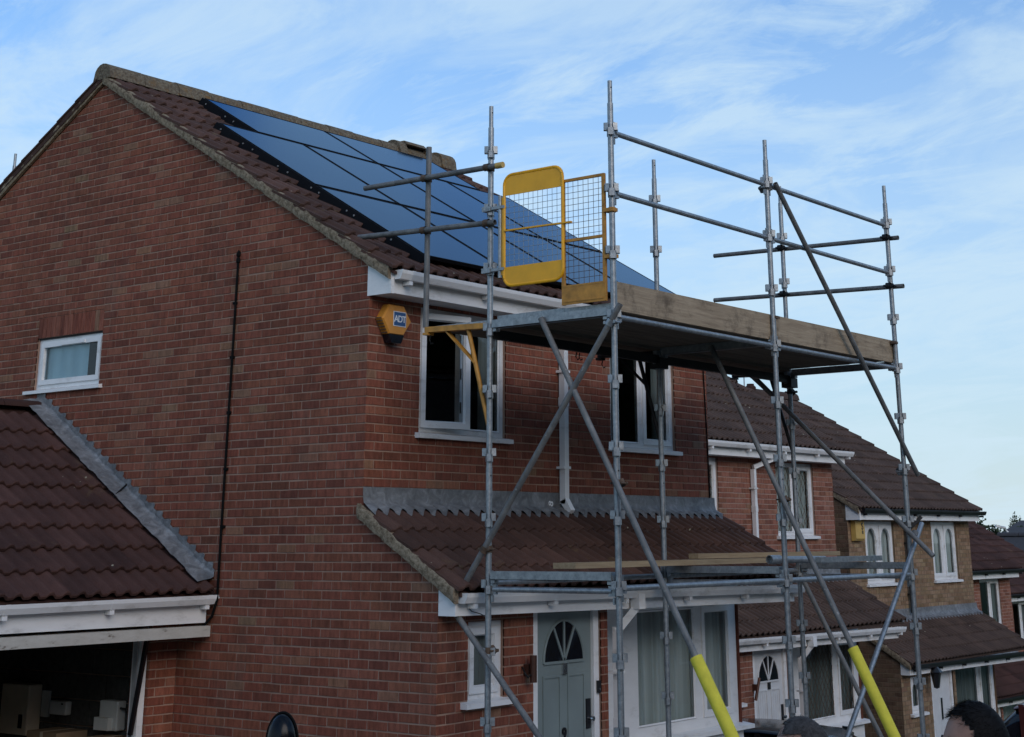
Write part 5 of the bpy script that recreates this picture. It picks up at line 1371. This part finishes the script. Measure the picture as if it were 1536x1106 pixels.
MB().poly([tuple(Vector(p)-ax_*.004) for p in rim[:-1]]).build('mirror_face', 'shell_black', MR)
MB().tube((cen.x, cen.y, mz-.1), (cen.x, cen.y, cen.z-.12), .03, 12, hollow=False).build('post', 'black_plastic', MR, smooth=True)

# ------------------------------------------------------------------ houses and trees added out of view so the front windows mirror something dark
def plain_house(label, x, y, w, mat, roofmat):
    z = gz(x, y); e = empty('added_opposite_house', (x, y, z), label, 'house', 'unseen houses added across the street')
    MB().box(x-w/2, x+w/2, y-4, y+4, z-.6, z+5.0).build('wall', mat, e)
    MB().prism([(x-w/2-.2, y-4.3, z+4.95), (x-w/2-.2, y, z+7.6), (x-w/2-.2, y+4.3, z+4.95), (x-w/2-.2, y+4.3, z+4.85), (x-w/2-.2, y-4.3, z+4.85)], (w+.4, 0, 0)).build('roof', roofmat, e)
    for i, (wx, wz, h) in enumerate(((-w*.28, 3.6, 1.1), (w*.25, 3.6, 1.1), (w*.22, 1.0, 1.3))):
        o = MB(); bars(o, x+wx-.7, x+wx+.7, z+wz, z+wz+h, .06, y+4.0, y+4.05); f = o.build('window', 'upvc', e)
        MB().poly([(x+wx+.64, y+4.01, z+wz+.06), (x+wx-.64, y+4.01, z+wz+.06), (x+wx-.64, y+4.01, z+wz+h-.06), (x+wx+.64, y+4.01, z+wz+h-.06)]).build('pane', 'car_glass', f)
    MB().box(x-w*.3, x-w*.3+.9, y+4.0, y+4.05, z, z+2.05).build('door', 'door_white', e)
for i, (x, mt, lb) in enumerate(((-34, 'brick_brown', 'first'), (-22, 'brick_red', 'second'), (-10, 'brick_tan', 'third'), (2, 'brick_red', 'fourth'), (14, 'brick_brown', 'fifth'), (26, 'brick_tan', 'sixth'), (38, 'brick_red', 'seventh'), (50, 'brick_brown', 'eighth'), (62, 'brick_tan', 'ninth'), (74, 'brick_red', 'tenth'))):
    plain_house(f'{lb} house uphill to downhill in the unseen row added across the street for dark window reflections', x, -27, 9.5, mt, 'tile_grey')
for i, (x, y, h) in enumerate(((-28, -36, 13), (-16, -35, 12), (-3, -37, 14), (9, -35, 13), (20, -35.5, 14), (30, -35, 14), (40, -36, 15), (49, -35, 15), (58, -36, 16), (67, -35, 16), (77, -36, 16))):  # unseen trees, added tall enough to block bright sky from the window reflections
    nm_ = ('highest up the slope', 'second down the slope', 'third down the slope', 'fourth down the slope', 'fifth down the slope', 'sixth down the slope', 'seventh down the slope', 'eighth down the slope', 'ninth down the slope', 'tenth down the slope', 'lowest down the slope')[i]
    tree(x, y, h, 6.0, f'broad garden tree {nm_} added unseen behind the houses across the street for dark window reflections', 71+i, 2600)

p_ = PX(1497, 803, 62)
mh = empty('distant_house', (p_.x+4, p_.y-7, gz(p_.x, p_.y)), 'low dark tiled roof at the right edge between the terrace and the far building', 'house')
MB().box(p_.x-3.4, p_.x+3.4, p_.y-14, p_.y-.3, gz(p_.x, p_.y)-.3, p_.z-2.3).build('wall', 'brick_brown', mh)
rm = MB().prism([(p_.x-4, p_.y-14.4, p_.z-2.4), (p_.x, p_.y-14.4, p_.z), (p_.x+4, p_.y-14.4, p_.z-2.4), (p_.x+4, p_.y-14.4, p_.z-2.5), (p_.x-4, p_.y-14.4, p_.z-2.5)], (0, 14.4, 0)).build('roof', 'far_roof', mh)
for i in range(16): MB().prism([(p_.x+.16*math.cos(t), p_.y-14.4+i*.9, p_.z-.03+.14*math.sin(t)) for t in (math.pi*k/6 for k in range(7))], (0, .88, 0)).build('ridge_tile', 'far_roof', rm)
